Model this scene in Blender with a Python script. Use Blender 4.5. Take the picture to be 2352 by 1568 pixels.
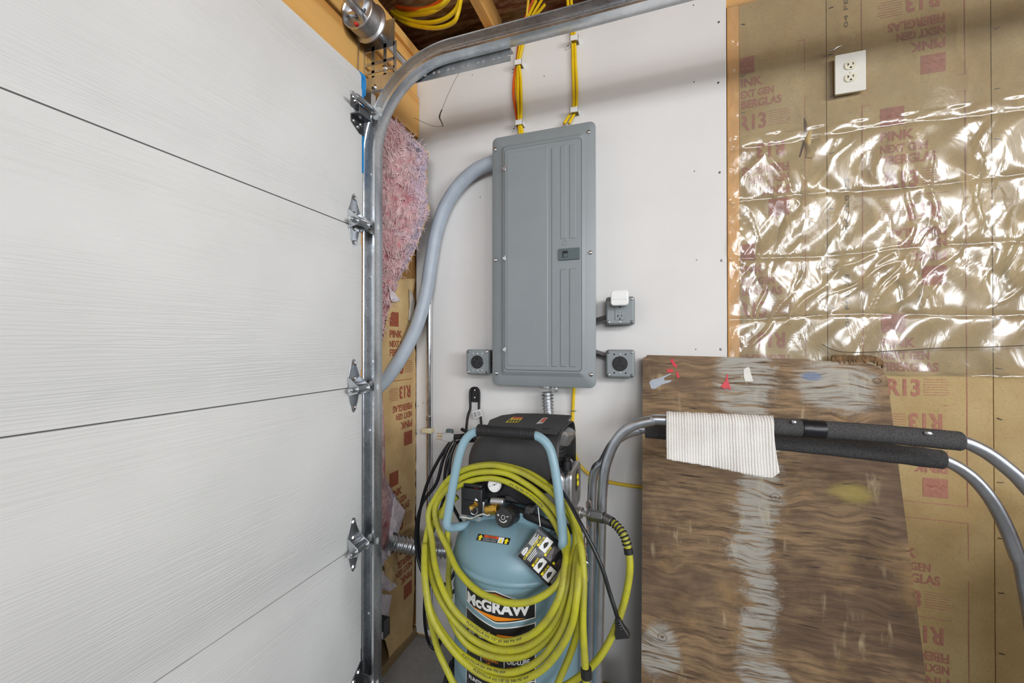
import bpy, math, random
import numpy as np
from mathutils import Vector, Matrix, noise
random.seed(7); rng = np.random.default_rng(7)
for o in list(bpy.data.objects): bpy.data.objects.remove(o)
SC = bpy.context.scene; COL = SC.collection
# ------------------------------------------------------------------ camera
F, CX, CY = 950.0, 1176.0, 784.0          # focal length in pixels of the 2352x1568 frame
YAW, PITCH, CAMZ = math.radians(19.1), math.radians(0.36), 1.29
cd = bpy.data.cameras.new('camera'); cam = bpy.data.objects.new('camera', cd); COL.objects.link(cam)
cd.sensor_width = 36.0; cd.lens = 36.0 * F / 2352; cd.clip_start = .02
cam.location = (0, 0, CAMZ); cam.rotation_euler = (math.pi/2 + PITCH, 0, YAW)
SC.camera = cam
# ------------------------------------------------------------------ world, lamps, exposure
w = bpy.data.worlds.new('world'); SC.world = w; w.use_nodes = True
w.node_tree.nodes['Background'].inputs[0].default_value = (.80, .87, 1.0, 1)
w.node_tree.nodes['Background'].inputs[1].default_value = .30
def area(name, loc, target, sx, sy, power, col=(1, .97, .93), spread=180):
    l = bpy.data.lights.new(name, 'AREA'); l.shape = 'RECTANGLE'; l.size = sx; l.size_y = sy; l.energy = power; l.color = col; l.spread = math.radians(spread)
    o = bpy.data.objects.new(name, l); COL.objects.link(o); o.location = loc
    o.rotation_euler = (Vector(target) - Vector(loc)).to_track_quat('-Z', 'Y').to_euler(); return o
area('shop_lamp', (2.35, -1.75, 2.58), (.80, 1.6, 1.60), 1.4, .75, 25, (.98, .98, 1), 110)
area('shop_lamp', (.45, -2.1, 2.50), (-.55, 1.6, 1.75), 1.6, .5, 5.5, (.98, .98, 1), 110)
area('ceiling_lamp', (2.6, -.6, 2.60), (1.6, -.4, 0), 2.4, .6, 10, (.97, .98, 1))
area('fill_light', (1.5, -4.4, 1.95), (-.75, 1.6, 1.35), 1.8, .9, 13, (.90, .95, 1.0), 72)  # added fill with no real fixture, brightens the back wall from behind the camera
area('fill_light', (4.3, -1.4, 2.05), (-.9, .45, 1.95), 1.8, .9, 25, (.90, .95, 1.0), 72)  # second added fill, lifts the upper part of the garage door
vs = SC.view_settings; vs.view_transform = 'Standard'; vs.look = 'None'; vs.gamma = 1; vs.use_curve_mapping = False; vs.exposure = 0.20
SC.cycles.max_bounces = 7; SC.cycles.diffuse_bounces = 3; SC.cycles.glossy_bounces = 3; SC.cycles.caustics_reflective = False; SC.cycles.caustics_refractive = False
# ------------------------------------------------------------------ helpers
_M = Matrix.Rotation(YAW, 3, 'Z') @ Matrix.Rotation(math.pi/2 + PITCH, 3, 'X')
_R, _U, _B = [np.array(_M.col[i]) for i in range(3)]; EYE = np.array((0, 0, CAMZ))
def ray(px, py): return -_B + _R * ((px - CX) / F) + _U * ((CY - py) / F)
def at(px, py, Y=None, X=None, Z=None):
    "point of the place seen at a pixel, on a known plane"
    d = ray(px, py)
    t = Y / d[1] if Y is not None else X / d[0] if X is not None else (Z - CAMZ) / d[2]
    return EYE + d * t
def nrm(v): v = np.asarray(v, float); return v / (np.linalg.norm(v) + 1e-12)

def spline(P, n=8, closed=False):
    P = np.asarray(P, float); k = len(P); out = []
    rngs = range(k if closed else k - 1)
    for i in rngs:
        p0, p1, p2, p3 = (P[(i+j-1) % k] if closed else P[min(max(i+j-1, 0), k-1)] for j in range(4))
        for s in range(n):
            t = s / n
            out.append(.5 * (2*p1 + (p2-p0)*t + (2*p0-5*p1+4*p2-p3)*t*t + (3*p1-p0-3*p2+p3)*t**3))
    if not closed: out.append(P[-1])
    return np.array(out)

class MB:
    "collects shapes in world coordinates; build() links them as ONE mesh object"
    def __init__(s): s.v = []; s.f = []; s.mi = []; s.cur = 0
    def add(s, verts, faces):
        b = len(s.v); s.v.extend([tuple(map(float, p)) for p in verts]); s.f.extend([tuple(b + i for i in f) for f in faces]); s.mi.extend([s.cur]*len(faces)); return s
    def box(s, lo, hi, rot=None, org=None):
        (x0, y0, z0), (x1, y1, z1) = lo, hi
        v = np.array([(x0,y0,z0),(x1,y0,z0),(x1,y1,z0),(x0,y1,z0),(x0,y0,z1),(x1,y0,z1),(x1,y1,z1),(x0,y1,z1)], float)
        if rot is not None:
            c = np.array(org if org is not None else v.mean(0)); v = (v - c) @ np.array(rot.to_3x3()).T + c
        return s.add(v, [(0,3,2,1),(4,5,6,7),(0,1,5,4),(1,2,6,5),(2,3,7,6),(3,0,4,7)])
    def prism(s, poly, o, ex, ey, ez, depth):
        "polygon (a,b) in plane o+a*ex+b*ey, extruded by depth along ez"
        o, ex, ey, ez = (np.asarray(q, float) for q in (o, ex, ey, ez)); n = len(poly)
        a = [o + p[0]*ex + p[1]*ey for p in poly]; b = [q + ez*depth for q in a]
        fl = [tuple(range(n-1, -1, -1)), tuple(range(n, 2*n))] + [(i, (i+1) % n, n+(i+1) % n, n+i) for i in range(n)]
        if np.dot(np.cross(ex, ey), ez)*depth*poly_area(poly) < 0: fl = [f[::-1] for f in fl]
        return s.add(a + b, fl)
    def tube(s, P, r, seg=10, caps=True, closed=False):
        P = np.asarray(P, float); n = len(P); r = np.broadcast_to(np.asarray(r, float), (n,))
        T = np.gradient(P, axis=0) if not closed else np.roll(P, -1, 0) - np.roll(P, 1, 0)
        T = np.array([nrm(t) for t in T]); up = np.array((0, 0, 1.)) if abs(T[0][2]) < .9 else np.array((1., 0, 0))
        N = nrm(np.cross(up, T[0])); V = []
        for i in range(n):
            N = nrm(N - T[i]*np.dot(N, T[i])); Bn = np.cross(T[i], N)
            for j in range(seg):
                a = 2*math.pi*j/seg; V.append(P[i] + r[i]*(math.cos(a)*N + math.sin(a)*Bn))
        Fc = []
        for i in range(n if closed else n-1):
            k = (i+1) % n
            for j in range(seg): Fc.append((i*seg+j, i*seg+(j+1) % seg, k*seg+(j+1) % seg, k*seg+j))
        if caps and not closed: Fc += [tuple(range(seg-1, -1, -1)), tuple(range((n-1)*seg, n*seg))]
        return s.add(V, Fc)
    def lathe(s, prof, o, axis, seg=24, caps=True):
        "profile [(radius, distance along axis)]"
        ax = nrm(axis); o = np.asarray(o, float); e1 = nrm(np.cross(ax, (0,0,1) if abs(ax[2]) < .9 else (1,0,0))); e2 = np.cross(ax, e1); V = []
        for r, h in prof:
            for j in range(seg):
                a = 2*math.pi*j/seg; V.append(o + ax*h + r*(math.cos(a)*e1 + math.sin(a)*e2))
        n = len(prof); Fc = [(i*seg+j, i*seg+(j+1) % seg, (i+1)*seg+(j+1) % seg, (i+1)*seg+j) for i in range(n-1) for j in range(seg)]
        if caps: Fc += [tuple(range(seg-1, -1, -1)), tuple(range((n-1)*seg, n*seg))]
        return s.add(V, Fc)
    def cyl(s, a, b, r, seg=16):
        a = np.asarray(a, float); b = np.asarray(b, float); return s.lathe([(r, 0), (r, np.linalg.norm(b-a))], a, b-a, seg)
    def grid(s, Pf, nu, nv, thick=None):
        "Pf(u,v) -> point, u,v in 0..1; thick: offset vector for a second skin"
        V = [np.asarray(Pf(i/nu, j/nv), float) for j in range(nv+1) for i in range(nu+1)]; q = nu+1
        Fc = [(j*q+i, j*q+i+1, (j+1)*q+i+1, (j+1)*q+i) for j in range(nv) for i in range(nu)]
        if thick is not None:
            m = len(V); V2 = [p + np.asarray(thick, float) for p in V]
            rim = [(i, 0) for i in range(nu+1)] + [(nu, j) for j in range(1, nv+1)] + [(i, nv) for i in range(nu-1, -1, -1)] + [(0, j) for j in range(nv-1, 0, -1)]
            ids = [j*q+i for i, j in rim]
            Fc = Fc + [tuple(m+i for i in f[::-1]) for f in Fc] + [(ids[k], m+ids[k], m+ids[(k+1) % len(ids)], ids[(k+1) % len(ids)]) for k in range(len(ids))]
            V = V + V2
        return s.add(V, Fc)
    def torus(s, c, axis, R, r, n=24, seg=8):
        ax = nrm(axis); e1 = nrm(np.cross(ax, (0,0,1) if abs(ax[2]) < .9 else (1,0,0))); e2 = np.cross(ax, e1)
        return s.tube([np.asarray(c) + R*(math.cos(2*math.pi*i/n)*e1 + math.sin(2*math.pi*i/n)*e2) for i in range(n)], r, seg, closed=True)
    def text(s, body, o, ex, ey, wd=None, ht=None, bold=0.0, fn=None, center=False, spacing=1.0):
        "flat lettering; wd/ht = size of the block in metres; fn maps (x,y) to a point instead of the plane"
        V, Fc = text2d(body, bold, spacing); V = V.copy(); mn, mx = V.min(0), V.max(0); sz = mx - mn
        sx = wd/sz[0] if wd else ht/sz[1]; sy = ht/sz[1] if ht else sx
        V = (V - mn) * (sx, sy)
        if center: V -= (sz[0]*sx/2, sz[1]*sy/2)
        o, ex, ey = (np.asarray(q, float) for q in (o, ex, ey))
        pts = [fn(*p) for p in V] if fn else [o + p[0]*ex + p[1]*ey for p in V]
        return s.add(pts, Fc)
    def build(s, name, mat, parent=None, smooth=30, bevel=None, seg=2, subd=0):
        V = np.array(s.v); c = (V.min(0) + V.max(0)) / 2
        me = bpy.data.meshes.new(name); me.from_pydata((V - c).tolist(), [], s.f); me.update()
        for m in (mat if isinstance(mat, (list, tuple)) else [mat]): me.materials.append(M[m])
        if s.cur: me.polygons.foreach_set('material_index', s.mi)
        if smooth: me.polygons.foreach_set('use_smooth', [True]*len(me.polygons)); me.set_sharp_from_angle(angle=math.radians(smooth))
        o = bpy.data.objects.new(name, me); COL.objects.link(o); o.location = c
        if parent is not None: setpar(o, parent)
        if bevel:
            b = o.modifiers.new('bevel', 'BEVEL'); b.width = bevel; b.segments = seg; b.limit_method = 'ANGLE'; b.angle_limit = math.radians(40)
        if subd:
            b = o.modifiers.new('subd', 'SUBSURF'); b.levels = subd; b.render_levels = subd
        return o
def poly_area(p): return sum(p[i][0]*p[(i+1) % len(p)][1] - p[(i+1) % len(p)][0]*p[i][1] for i in range(len(p))) / 2
WL = {}
def setpar(o, parent):
    o.parent = parent; o.matrix_parent_inverse = Matrix.Translation(-WL.get(parent.name, Vector(parent.location)))
    WL[o.name] = Vector(o.location)
_tx = {}
def text2d(body, bold=0.0, spacing=1.0):
    k = (body, bold, spacing)
    if k not in _tx:
        c = bpy.data.curves.new('lettering', 'FONT'); c.body = body; c.offset = bold; c.resolution_u = 3; c.space_character = spacing; c.space_line = .9
        o = bpy.data.objects.new('lettering', c); m = o.to_mesh()
        _tx[k] = (np.array([v.co[:2] for v in m.vertices]), [tuple(p.vertices) for p in m.polygons])
        o.to_mesh_clear(); bpy.data.objects.remove(o); bpy.data.curves.remove(c)
    return _tx[k]
def rrect(x0, y0, x1, y1, r, n=5):
    out = []
    for cx, cy, a0 in ((x1-r, y1-r, 0), (x0+r, y1-r, 90), (x0+r, y0+r, 180), (x1-r, y0+r, 270)):
        out += [(cx + r*math.cos(math.radians(a0 + 90*i/n)), cy + r*math.sin(math.radians(a0 + 90*i/n))) for i in range(n+1)]
    return out
def tag(o, label, cat, group=None, kind=None):
    o['label'] = label; o['category'] = cat
    if group: o['group'] = group
    if kind: o['kind'] = kind
    return o
def thing(name, label, cat, loc, group=None):
    o = bpy.data.objects.new(name, None); COL.objects.link(o); o.location = [float(q) for q in loc]; o.empty_display_size = .05
    return tag(o, label, cat, group)
def struct(o, label=None):
    o['kind'] = 'structure'
    if label: o['label'] = label
    return o
EX, EY, EZ = np.eye(3)
# ------------------------------------------------------------------ materials
M = {}
class NT:
    def __init__(s, name):
        m = bpy.data.materials.new(name); m.use_nodes = True; s.m = m; s.nt = m.node_tree; s.bs = s.nt.nodes['Principled BSDF']; s.out = s.nt.nodes['Material Output']
        s.tc = s.nt.nodes.new('ShaderNodeTexCoord'); s.co = s.tc.outputs['Object']; M[name] = m
    def n(s, typ, **kw):
        nd = s.nt.nodes.new('ShaderNode' + typ)
        for k, v in kw.items():
            if k.startswith('_'): setattr(nd, k[1:], v)
            else: s.set(nd.inputs[int(k[1:]) if k[0] == 'i' and k[1:].isdigit() else k.replace('__', ' ')], v)
        return nd
    def set(s, inp, v):
        if isinstance(v, bpy.types.NodeSocket): s.nt.links.new(v, inp)
        elif isinstance(v, bpy.types.Node): s.nt.links.new(v.outputs[0], inp)
        elif isinstance(v, (tuple, list)) and len(v) == 3 and inp.type == 'RGBA': inp.default_value = (*v, 1)
        else: inp.default_value = v
    def map(s, scale=(1,1,1), rot=(0,0,0), loc=(0,0,0), co=None): return s.n('Mapping', i0=co or s.co, i1=loc, i2=rot, i3=scale).outputs[0]
    def noise(s, scale, detail=4, rough=.55, co=None, dist=0): return s.n('TexNoise', Vector=co or s.co, Scale=scale, Detail=detail, Roughness=rough, Distortion=dist).outputs[0]
    def ramp(s, fac, stops):
        nd = s.n('ValToRGB', i0=fac); cr = nd.color_ramp
        while len(cr.elements) < len(stops): cr.elements.new(.5)
        for e, (p, c) in zip(cr.elements, stops): e.position = p; e.color = (*c, 1) if len(c) == 3 else c
        return nd.outputs[0]
    def mix(s, fac, a, b, mode='MIX'):
        nd = s.n('Mix', _data_type='RGBA', _blend_type=mode); s.set(nd.inputs[0], fac); s.set(nd.inputs[6], a); s.set(nd.inputs[7], b); return nd.outputs[2]
    def math(s, op, a, b=0.0, c=0.0): nd = s.n('Math', _operation=op); s.set(nd.inputs[0], a); s.set(nd.inputs[1], b); s.set(nd.inputs[2], c); return nd.outputs[0]
    def sep(s, co=None): return s.n('SeparateXYZ', i0=co or s.co).outputs
    def smooth(s, v, lo, hi):
        nd = s.n('MapRange', _interpolation_type='SMOOTHSTEP'); s.set(nd.inputs[0], v); nd.inputs[1].default_value = lo; nd.inputs[2].default_value = hi; return nd.outputs[0]
    def bump(s, h, strength=.3, dist=.002): s.set(s.bs.inputs['Normal'], s.n('Bump', Strength=strength, Distance=dist, Height=h).outputs[0])
    def p(s, **kw):
        for k, v in kw.items(): s.set(s.bs.inputs[k.replace('__', ' ')], v)
        return s
def lin(r, g, b): return tuple(((c/255)/12.92 if c/255 <= .04045 else ((c/255+.055)/1.055)**2.4) for c in (r, g, b))
def simple(name, col, rough=.5, metal=0.0, var=.12, scale=30, bump=0.0, spec=.5, bscale=None, bdist=.001):
    t = NT(name); f = t.noise(scale, 5, .6); c2 = tuple(max(0, q*(1-var*1.4)) for q in col); c3 = tuple(min(1, q*(1+var)) for q in col)
    t.p(Base__Color=t.ramp(f, [(.3, c2), (.7, c3)]), Roughness=rough, Metallic=metal, Specular__IOR__Level=spec)
    if bump: t.bump(t.noise(bscale or scale*4, 3), bump, bdist)
    return t
def metal(name, col, r0, r1, scale=25):
    t = NT(name); f = t.noise(scale, 6, .65); f2 = t.noise(scale*6, 3)
    t.p(Base__Color=t.mix(t.smooth(f, .35, .7), col, tuple(q*.78 for q in col)), Metallic=1.0, Roughness=t.math('MULTIPLY_ADD', f2, r1-r0, r0)); t.bump(f2, .06, .0006); return t
simple('drywall', lin(226, 224, 221), .75, var=.025, scale=3, bump=.05, bscale=160)
simple('gypsum_edge', lin(190, 182, 170), .9)
simple('panel_gray', lin(138, 145, 147), .42, var=.03, scale=9, bump=.03, bscale=220)
simple('panel_dark', lin(84, 96, 98), .45, var=.05)
simple('slot_black', lin(14, 14, 15), .6, var=.1)
simple('black_plastic', lin(33, 33, 35), .38, var=.25, scale=14, bump=.05, bscale=90)
simple('shroud_black', lin(52, 51, 51), .55, var=.25, scale=6, bump=.05, bscale=150)
simple('rubber', lin(26, 26, 28), .62, var=.2)
simple('cord_black', lin(24, 26, 30), .35, var=.15)
simple('tank_blue', lin(122, 154, 166), .36, var=.04, scale=8, bump=.03, bscale=160)
simple('handle_blue', lin(138, 170, 183), .38, var=.04, scale=10, bump=.03, bscale=200)
simple('white_plastic', lin(236, 236, 233), .35, var=.02)
simple('cream_plastic', lin(226, 217, 182), .45, var=.04)
simple('ivory', lin(228, 222, 200), .35, var=.03)
simple('plate_white', lin(226, 224, 214), .4, var=.02)
simple('nylon', lin(196, 200, 200), .45, var=.06)
simple('cable_yellow', lin(232, 194, 14), .4, var=.08, scale=20)
simple('cable_orange', lin(224, 92, 22), .42, var=.1, scale=20)
simple('red_paint', lin(206, 32, 52), .4, var=.1)
simple('grey_paint', lin(168, 176, 186), .5, var=.08, scale=60)
simple('white_paint', lin(226, 224, 216), .5, var=.05)
simple('red_plastic', lin(214, 40, 34), .4)
simple('blue_tape', lin(38, 150, 224), .5, var=.08)
simple('label_black', lin(30, 31, 34), .38, var=.06)
simple('label_white', lin(226, 227, 226), .4, var=.03)
simple('label_orange', lin(240, 140, 26), .4, var=.03)
simple('label_red', lin(226, 84, 32), .4, var=.03)
simple('label_yellow', lin(240, 220, 30), .4, var=.03)
simple('label_photo', lin(92, 84, 88), .4, var=.6, scale=60)
simple('ink_black', lin(40, 40, 38), .7)
simple('ink_red', lin(176, 122, 102), .78, var=.15, scale=90)
simple('ink_red_dark', lin(156, 82, 56), .8, var=.2, scale=90)
simple('sheet_wood', lin(120, 84, 52), .8, var=.2)
simple('conduit_pvc', lin(170, 180, 190), .42, var=.08, scale=12)
simple('brass', lin(206, 162, 70), .3, .9, var=.1)
metal('galv', (.68, .71, .735), .24, .42, 18)
metal('track_steel', (.74, .775, .81), .20, .36, 9)
metal('bright_steel', (.78, .79, .80), .14, .26, 20)
metal('drum_alloy', (.62, .62, .63), .30, .45, 22)
metal('emt', (.80, .81, .83), .10, .22, 12)
metal('hinge_steel', (.50, .52, .54), .24, .38, 16)
metal('dark_steel', (.22, .22, .23), .3, .5, 20)
metal('rack_tube', (.56, .60, .65), .28, .42, 10)
metal('rusty_steel', (.36, .25, .20), .4, .65, 40)
metal('alloy', (.62, .63, .65), .36, .5, 30)
# door skin: white paint over stamped wood grain running along the door (world Y)
t = NT('door_white'); co = t.map((1, .16, 1)); wv = t.n('TexWave', _wave_type='BANDS', _bands_direction='Z', Vector=t.map((1, .05, 1)), Scale=42.0, Distortion=9.0, Detail=3.0, Detail__Scale=2.2).outputs[0]
g = t.math('MULTIPLY', wv, t.smooth(t.noise(7, 2, co=t.map((1, .3, 1))), .3, .7)); g = t.math('ADD', g, t.math('MULTIPLY', t.noise(150, 2, co=co), .7))
t.p(Base__Color=t.ramp(t.noise(4, 3), [(.3, lin(222, 222, 220)), (.7, lin(230, 230, 228))]), Roughness=.38); t.bump(g, .42, .0016)
# bare lumber: grain along local axis given per material
def lumber(name, axis, c0, c1, c2, knots=True):
    t = NT(name); sc = {'x': (.06, 1, 1), 'y': (1, .06, 1), 'z': (1, 1, .06)}[axis]
    warp = t.noise(2.2, 2, co=t.map(tuple(q*1.0 for q in sc)))
    f = t.noise(38, 6, .62, co=t.map(sc), dist=.6); b = t.noise(7, 3, .5, co=t.map(sc), dist=1.2)
    col = t.mix(f, c0, c1); col = t.mix(t.smooth(b, .48, .75), col, c2)
    if knots:
        vo = t.n('TexVoronoi', Vector=t.map({'x': (.55, 1, 1), 'y': (1, .55, 1), 'z': (1, 1, .55)}[axis]), Scale=5.5); d = vo.outputs['Distance']
        col = t.mix(t.math('MULTIPLY', t.math('SUBTRACT', 1.0, t.smooth(d, .02, .13)), t.smooth(t.noise(3.1, 0), .45, .55)), col, tuple(q*.32 for q in c2))
    t.p(Base__Color=col, Roughness=.62); t.bump(f, .12, .001); return t
lumber('pine_y', 'y', lin(226, 168, 88), lin(236, 190, 116), lin(196, 130, 58))
lumber('pine_x', 'x', lin(214, 160, 88), lin(230, 184, 112), lin(180, 122, 58))
lumber('pine_z', 'z', lin(222, 162, 92), lin(232, 184, 120), lin(196, 132, 70))
lumber('sill_wood', 'y', lin(120, 100, 70), lin(150, 128, 92), lin(86, 70, 46))
# sheathing board overhead
t = NT('osb'); vo = t.n('TexVoronoi', Vector=t.map((.45, 1.2, 1)), Scale=16.0); f = t.noise(30, 5, .7, co=t.map((.3, 1.6, 1)))
t.p(Base__Color=t.mix(t.smooth(f, .42, .62), t.mix(.35, lin(150, 104, 62), vo.outputs['Color'], 'OVERLAY'), lin(206, 176, 140)), Roughness=.75); t.bump(f, .25, .002)
# kraft facing
def kraft(name, c0, c1):
    t = NT(name); f = t.noise(5, 5, .6); g = t.noise(170, 3, .7); col = t.mix(t.smooth(f, .3, .72), c0, c1)
    col = t.mix(t.math('MULTIPLY', t.smooth(g, .5, .72), .35), col, tuple(q*.55 for q in c0))
    h = t.math('ADD', t.math('MULTIPLY', t.noise(9, 3, .5, dist=.8), 2.0), t.math('MULTIPLY', g, .12))
    t.p(Base__Color=col, Roughness=.7); t.bump(h, .35, .006); return t
kraft('kraft', lin(178, 150, 100), lin(196, 172, 122)); kraft('kraft_brown', lin(198, 164, 112), lin(216, 186, 134))
# pink glass wool
t = NT('pink_wool'); f = t.noise(13, 6, .65, dist=1.6); g = t.noise(6, 4, .6, dist=.6); fz = t.noise(60, 5, .75, co=t.map((1, .5, .3), rot=(.5, 0, 0)), dist=2.2)
col = t.mix(t.smooth(f, .32, .62), lin(214, 132, 140), lin(246, 208, 204)); col = t.mix(t.math('MULTIPLY', t.smooth(fz, .52, .66), .5), col, lin(248, 226, 218)); col = t.mix(t.math('MULTIPLY', t.math('SUBTRACT', 1.0, t.smooth(t.noise(9, 4, .6, dist=1.2), .36, .44)), .6), col, lin(176, 92, 98)); sp = t.sep()
eg = t.math('ADD', sp[1], t.math('MULTIPLY', t.math('SUBTRACT', g, .5), .20)); eg = t.math('SUBTRACT', eg, t.math('MULTIPLY', t.math('ABSOLUTE', sp[2]), .05))
col = t.mix(t.math('MULTIPLY', t.smooth(eg, -.03, .03), .85), col, lin(214, 200, 220))
sk = t.math('MULTIPLY', t.smooth(t.noise(26, 6, .8), .53, .60), t.smooth(eg, -.035, .02)); col = t.mix(t.math('MULTIPLY', sk, .8), col, lin(84, 76, 92))
t.p(Base__Color=col, Roughness=1.0, Specular__IOR__Level=.05, Sheen__Weight=.3); t.bump(t.math('ADD', fz, f), 1.0, .012)
simple('wool_fibre', lin(238, 206, 206), 1.0, var=.12, spec=.05); simple('wool_white', lin(226, 216, 222), 1.0, var=.12, scale=60, spec=.05, bump=.6, bscale=70, bdist=.006)
# concrete floor
t = NT('concrete'); f = t.noise(3, 6, .6); g = t.noise(60, 4, .7)
t.p(Base__Color=t.mix(t.math('MULTIPLY', t.smooth(g, .45, .7), .3), t.ramp(f, [(.3, lin(138, 138, 138)), (.7, lin(172, 171, 168))]), lin(190, 190, 188)), Roughness=.7); t.bump(g, .2, .002)
# hose rubber
t = NT('hose_yellow'); f = t.noise(14, 5, .7); g = t.noise(220, 3, .8)
col = t.mix(t.smooth(f, .3, .75), lin(184, 182, 36), lin(156, 152, 62)); col = t.mix(t.math('MULTIPLY', t.smooth(g, .56, .72), .55), col, lin(104, 100, 54))
t.p(Base__Color=col, Roughness=.5); t.bump(g, .12, .0006)
# foam sleeve
t = NT('foam'); f = t.noise(420, 4, .75); t.p(Base__Color=t.ramp(f, [(.3, lin(44, 44, 46)), (.65, lin(98, 97, 96))]), Roughness=.9, Specular__IOR__Level=.2); t.bump(t.math('ADD', f, t.noise(40, 4, .6)), .7, .0025)
# ribbed towel: knitted rows across the drop
t = NT('towel'); f = t.noise(10, 5, .6); wv = t.n('TexWave', _wave_type='BANDS', _bands_direction='X', Vector=t.co, Scale=52.0, Distortion=1.2, Detail=2.0).outputs[0]; wz = t.n('TexWave', _wave_type='BANDS', _bands_direction='Z', Vector=t.co, Scale=100.0, Distortion=1.0).outputs[0]
t.p(Base__Color=t.ramp(f, [(.3, lin(214, 210, 202)), (.65, lin(234, 231, 225))]), Roughness=.95, Sheen__Weight=.2); t.bump(t.math('ADD', wv, t.math('MULTIPLY', wz, .5)), .5, .003)
# weathered plywood (local x along the board's width, local z up the board)
t = NT('old_plywood'); sp = t.sep(); wp = t.noise(2.6, 3, .5, dist=.4)
vo = t.n('TexVoronoi', Vector=t.map((1, 0, 1.3), loc=(.37, 0, .21)), Scale=6.0, Randomness=1.0); kd = vo.outputs['Distance']; kn = t.math('SUBTRACT', 1.0, t.smooth(kd, .0, .45))
zz = t.math('ADD', sp[2], t.math('MULTIPLY', kn, .022)); zz = t.math('ADD', zz, t.math('MULTIPLY', wp, .05))
cv = t.n('CombineXYZ', i0=t.math('MULTIPLY', sp[0], .10), i1=0.0, i2=zz).outputs[0]
g1 = t.noise(75, 7, .7, co=cv); g2 = t.noise(13, 5, .65, co=cv); crk = t.noise(105, 3, .6, co=t.n('CombineXYZ', i0=t.math('MULTIPLY', sp[0], .06), i1=0.0, i2=zz).outputs[0])
col = t.mix(t.smooth(g1, .36, .64), lin(92, 72, 51), lin(158, 129, 94)); col = t.mix(t.math('MULTIPLY', t.smooth(g2, .42, .66), .7), col, lin(116, 94, 72)); big = t.noise(4.2, 5, .65)
col = t.mix(t.math('MULTIPLY', t.smooth(big, .52, .68), .55), col, lin(178, 142, 88)); col = t.mix(t.math('MULTIPLY', t.smooth(t.noise(3.6, 4, .6, co=t.map(loc=(3, 1, 2))), .48, .64), .6), col, lin(80, 60, 44))
stk = t.noise(30, 4, .6, co=t.map((1, 1, .10))); col = t.mix(t.math('MULTIPLY', t.math('MULTIPLY', t.smooth(stk, .56, .70), t.smooth(t.noise(5, 2, co=t.map(loc=(7, 0, 1))), .5, .62)), .55), col, lin(206, 190, 150))
edge = t.math('MULTIPLY', t.math('SUBTRACT', t.noise(6, 9, .85, co=t.map((.7, 1, 1.3))), .5), .24)          # ragged outline of the worn pale paint
bandc = t.math('ADD', t.math('MULTIPLY_ADD', sp[2], .10, -.030), t.math('MULTIPLY', t.math('SUBTRACT', t.noise(3.2, 2), .5), .14)); band = t.math('SUBTRACT', 1.0, t.smooth(t.math('ADD', t.math('ABSOLUTE', t.math('SUBTRACT', sp[0], bandc)), edge), .028, .062)); band = t.math('MULTIPLY', band, t.smooth(t.math('ADD', sp[2], t.math('MULTIPLY', edge, .5)), -.27, -.20))
def spot(cx, cz, rx, rz, soft=.35):
    q = t.math('SQRT', t.math('ADD', t.math('POWER', t.math('DIVIDE', t.math('SUBTRACT', sp[0], cx), rx), 2.0), t.math('POWER', t.math('DIVIDE', t.math('SUBTRACT', sp[2], cz), rz), 2.0)))
    return t.math('SUBTRACT', 1.0, t.smooth(t.math('ADD', q, t.math('MULTIPLY', edge, 6.0)), 1.0-soft, 1.0))
pm = band
for q in [(-.045, .53, .095, .13), (.21, .54, .125, .10), (-.30, -.27, .07, .08), (-.02, -.27, .08, .04)]: pm = t.math('MAXIMUM', pm, spot(*q))
pm = t.math('MULTIPLY', pm, t.smooth(crk, .38, .52)); pm = t.math('MULTIPLY', pm, t.smooth(g1, .30, .50))
col = t.mix(t.math('MULTIPLY', pm, .75), col, lin(178, 178, 170)); col = t.mix(t.math('MULTIPLY', spot(.23, .235, .07, .035, .7), .5), col, lin(190, 172, 84)); col = t.mix(t.math('MULTIPLY', spot(.155, .565, .035, .018, .5), .6), col, lin(84, 116, 160))
rings = t.math('MULTIPLY', t.smooth(t.math('SINE', t.math('MULTIPLY', kd, 95.0)), .3, .9), t.math('SUBTRACT', 1.0, t.smooth(kd, .06, .16)))
col = t.mix(t.math('MULTIPLY', rings, .6), col, lin(70, 54, 40)); col = t.mix(t.math('SUBTRACT', 1.0, t.smooth(kd, .02, .06)), col, lin(74, 56, 42)); col = t.mix(t.math('MULTIPLY', t.math('SUBTRACT', 1.0, t.smooth(crk, .31, .37)), .9), col, lin(40, 31, 24))
t.p(Base__Color=col, Roughness=.72); t.bump(t.math('ADD', g1, crk), .3, .0015)
simple('ply_core', lin(120, 92, 60), .85, var=.5, scale=60, bump=.5, bscale=90)
simple('date_ink', lin(104, 94, 74), .8)
simple('slit_dark', lin(96, 78, 70), .9)
# clear polyethylene film
t = NT('film'); tr = t.n('BsdfTransparent', Color=(.985, .985, .975)); gl = t.n('BsdfGlossy', Color=(1, 1, 1), Roughness=.17); df = t.n('BsdfDiffuse', Color=(.85, .85, .82))
f = t.noise(11, 4, .55, co=t.map((1, 1, .45)), dist=1.0); nb = t.n('Bump', Strength=.30, Distance=.010, Height=f).outputs[0]; t.set(gl.inputs['Normal'], nb)
lw = t.n('LayerWeight', Blend=.28); t.set(lw.inputs['Normal'], nb)
m1 = t.n('MixShader', i0=.06, i1=tr.outputs[0], i2=df.outputs[0]); m2 = t.n('MixShader', i1=m1.outputs[0], i2=gl.outputs[0]); t.set(m2.inputs[0], t.math('MULTIPLY_ADD', lw.outputs['Fresnel'], .7, .055)); t.set(t.out.inputs['Surface'], m2.outputs[0])
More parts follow.
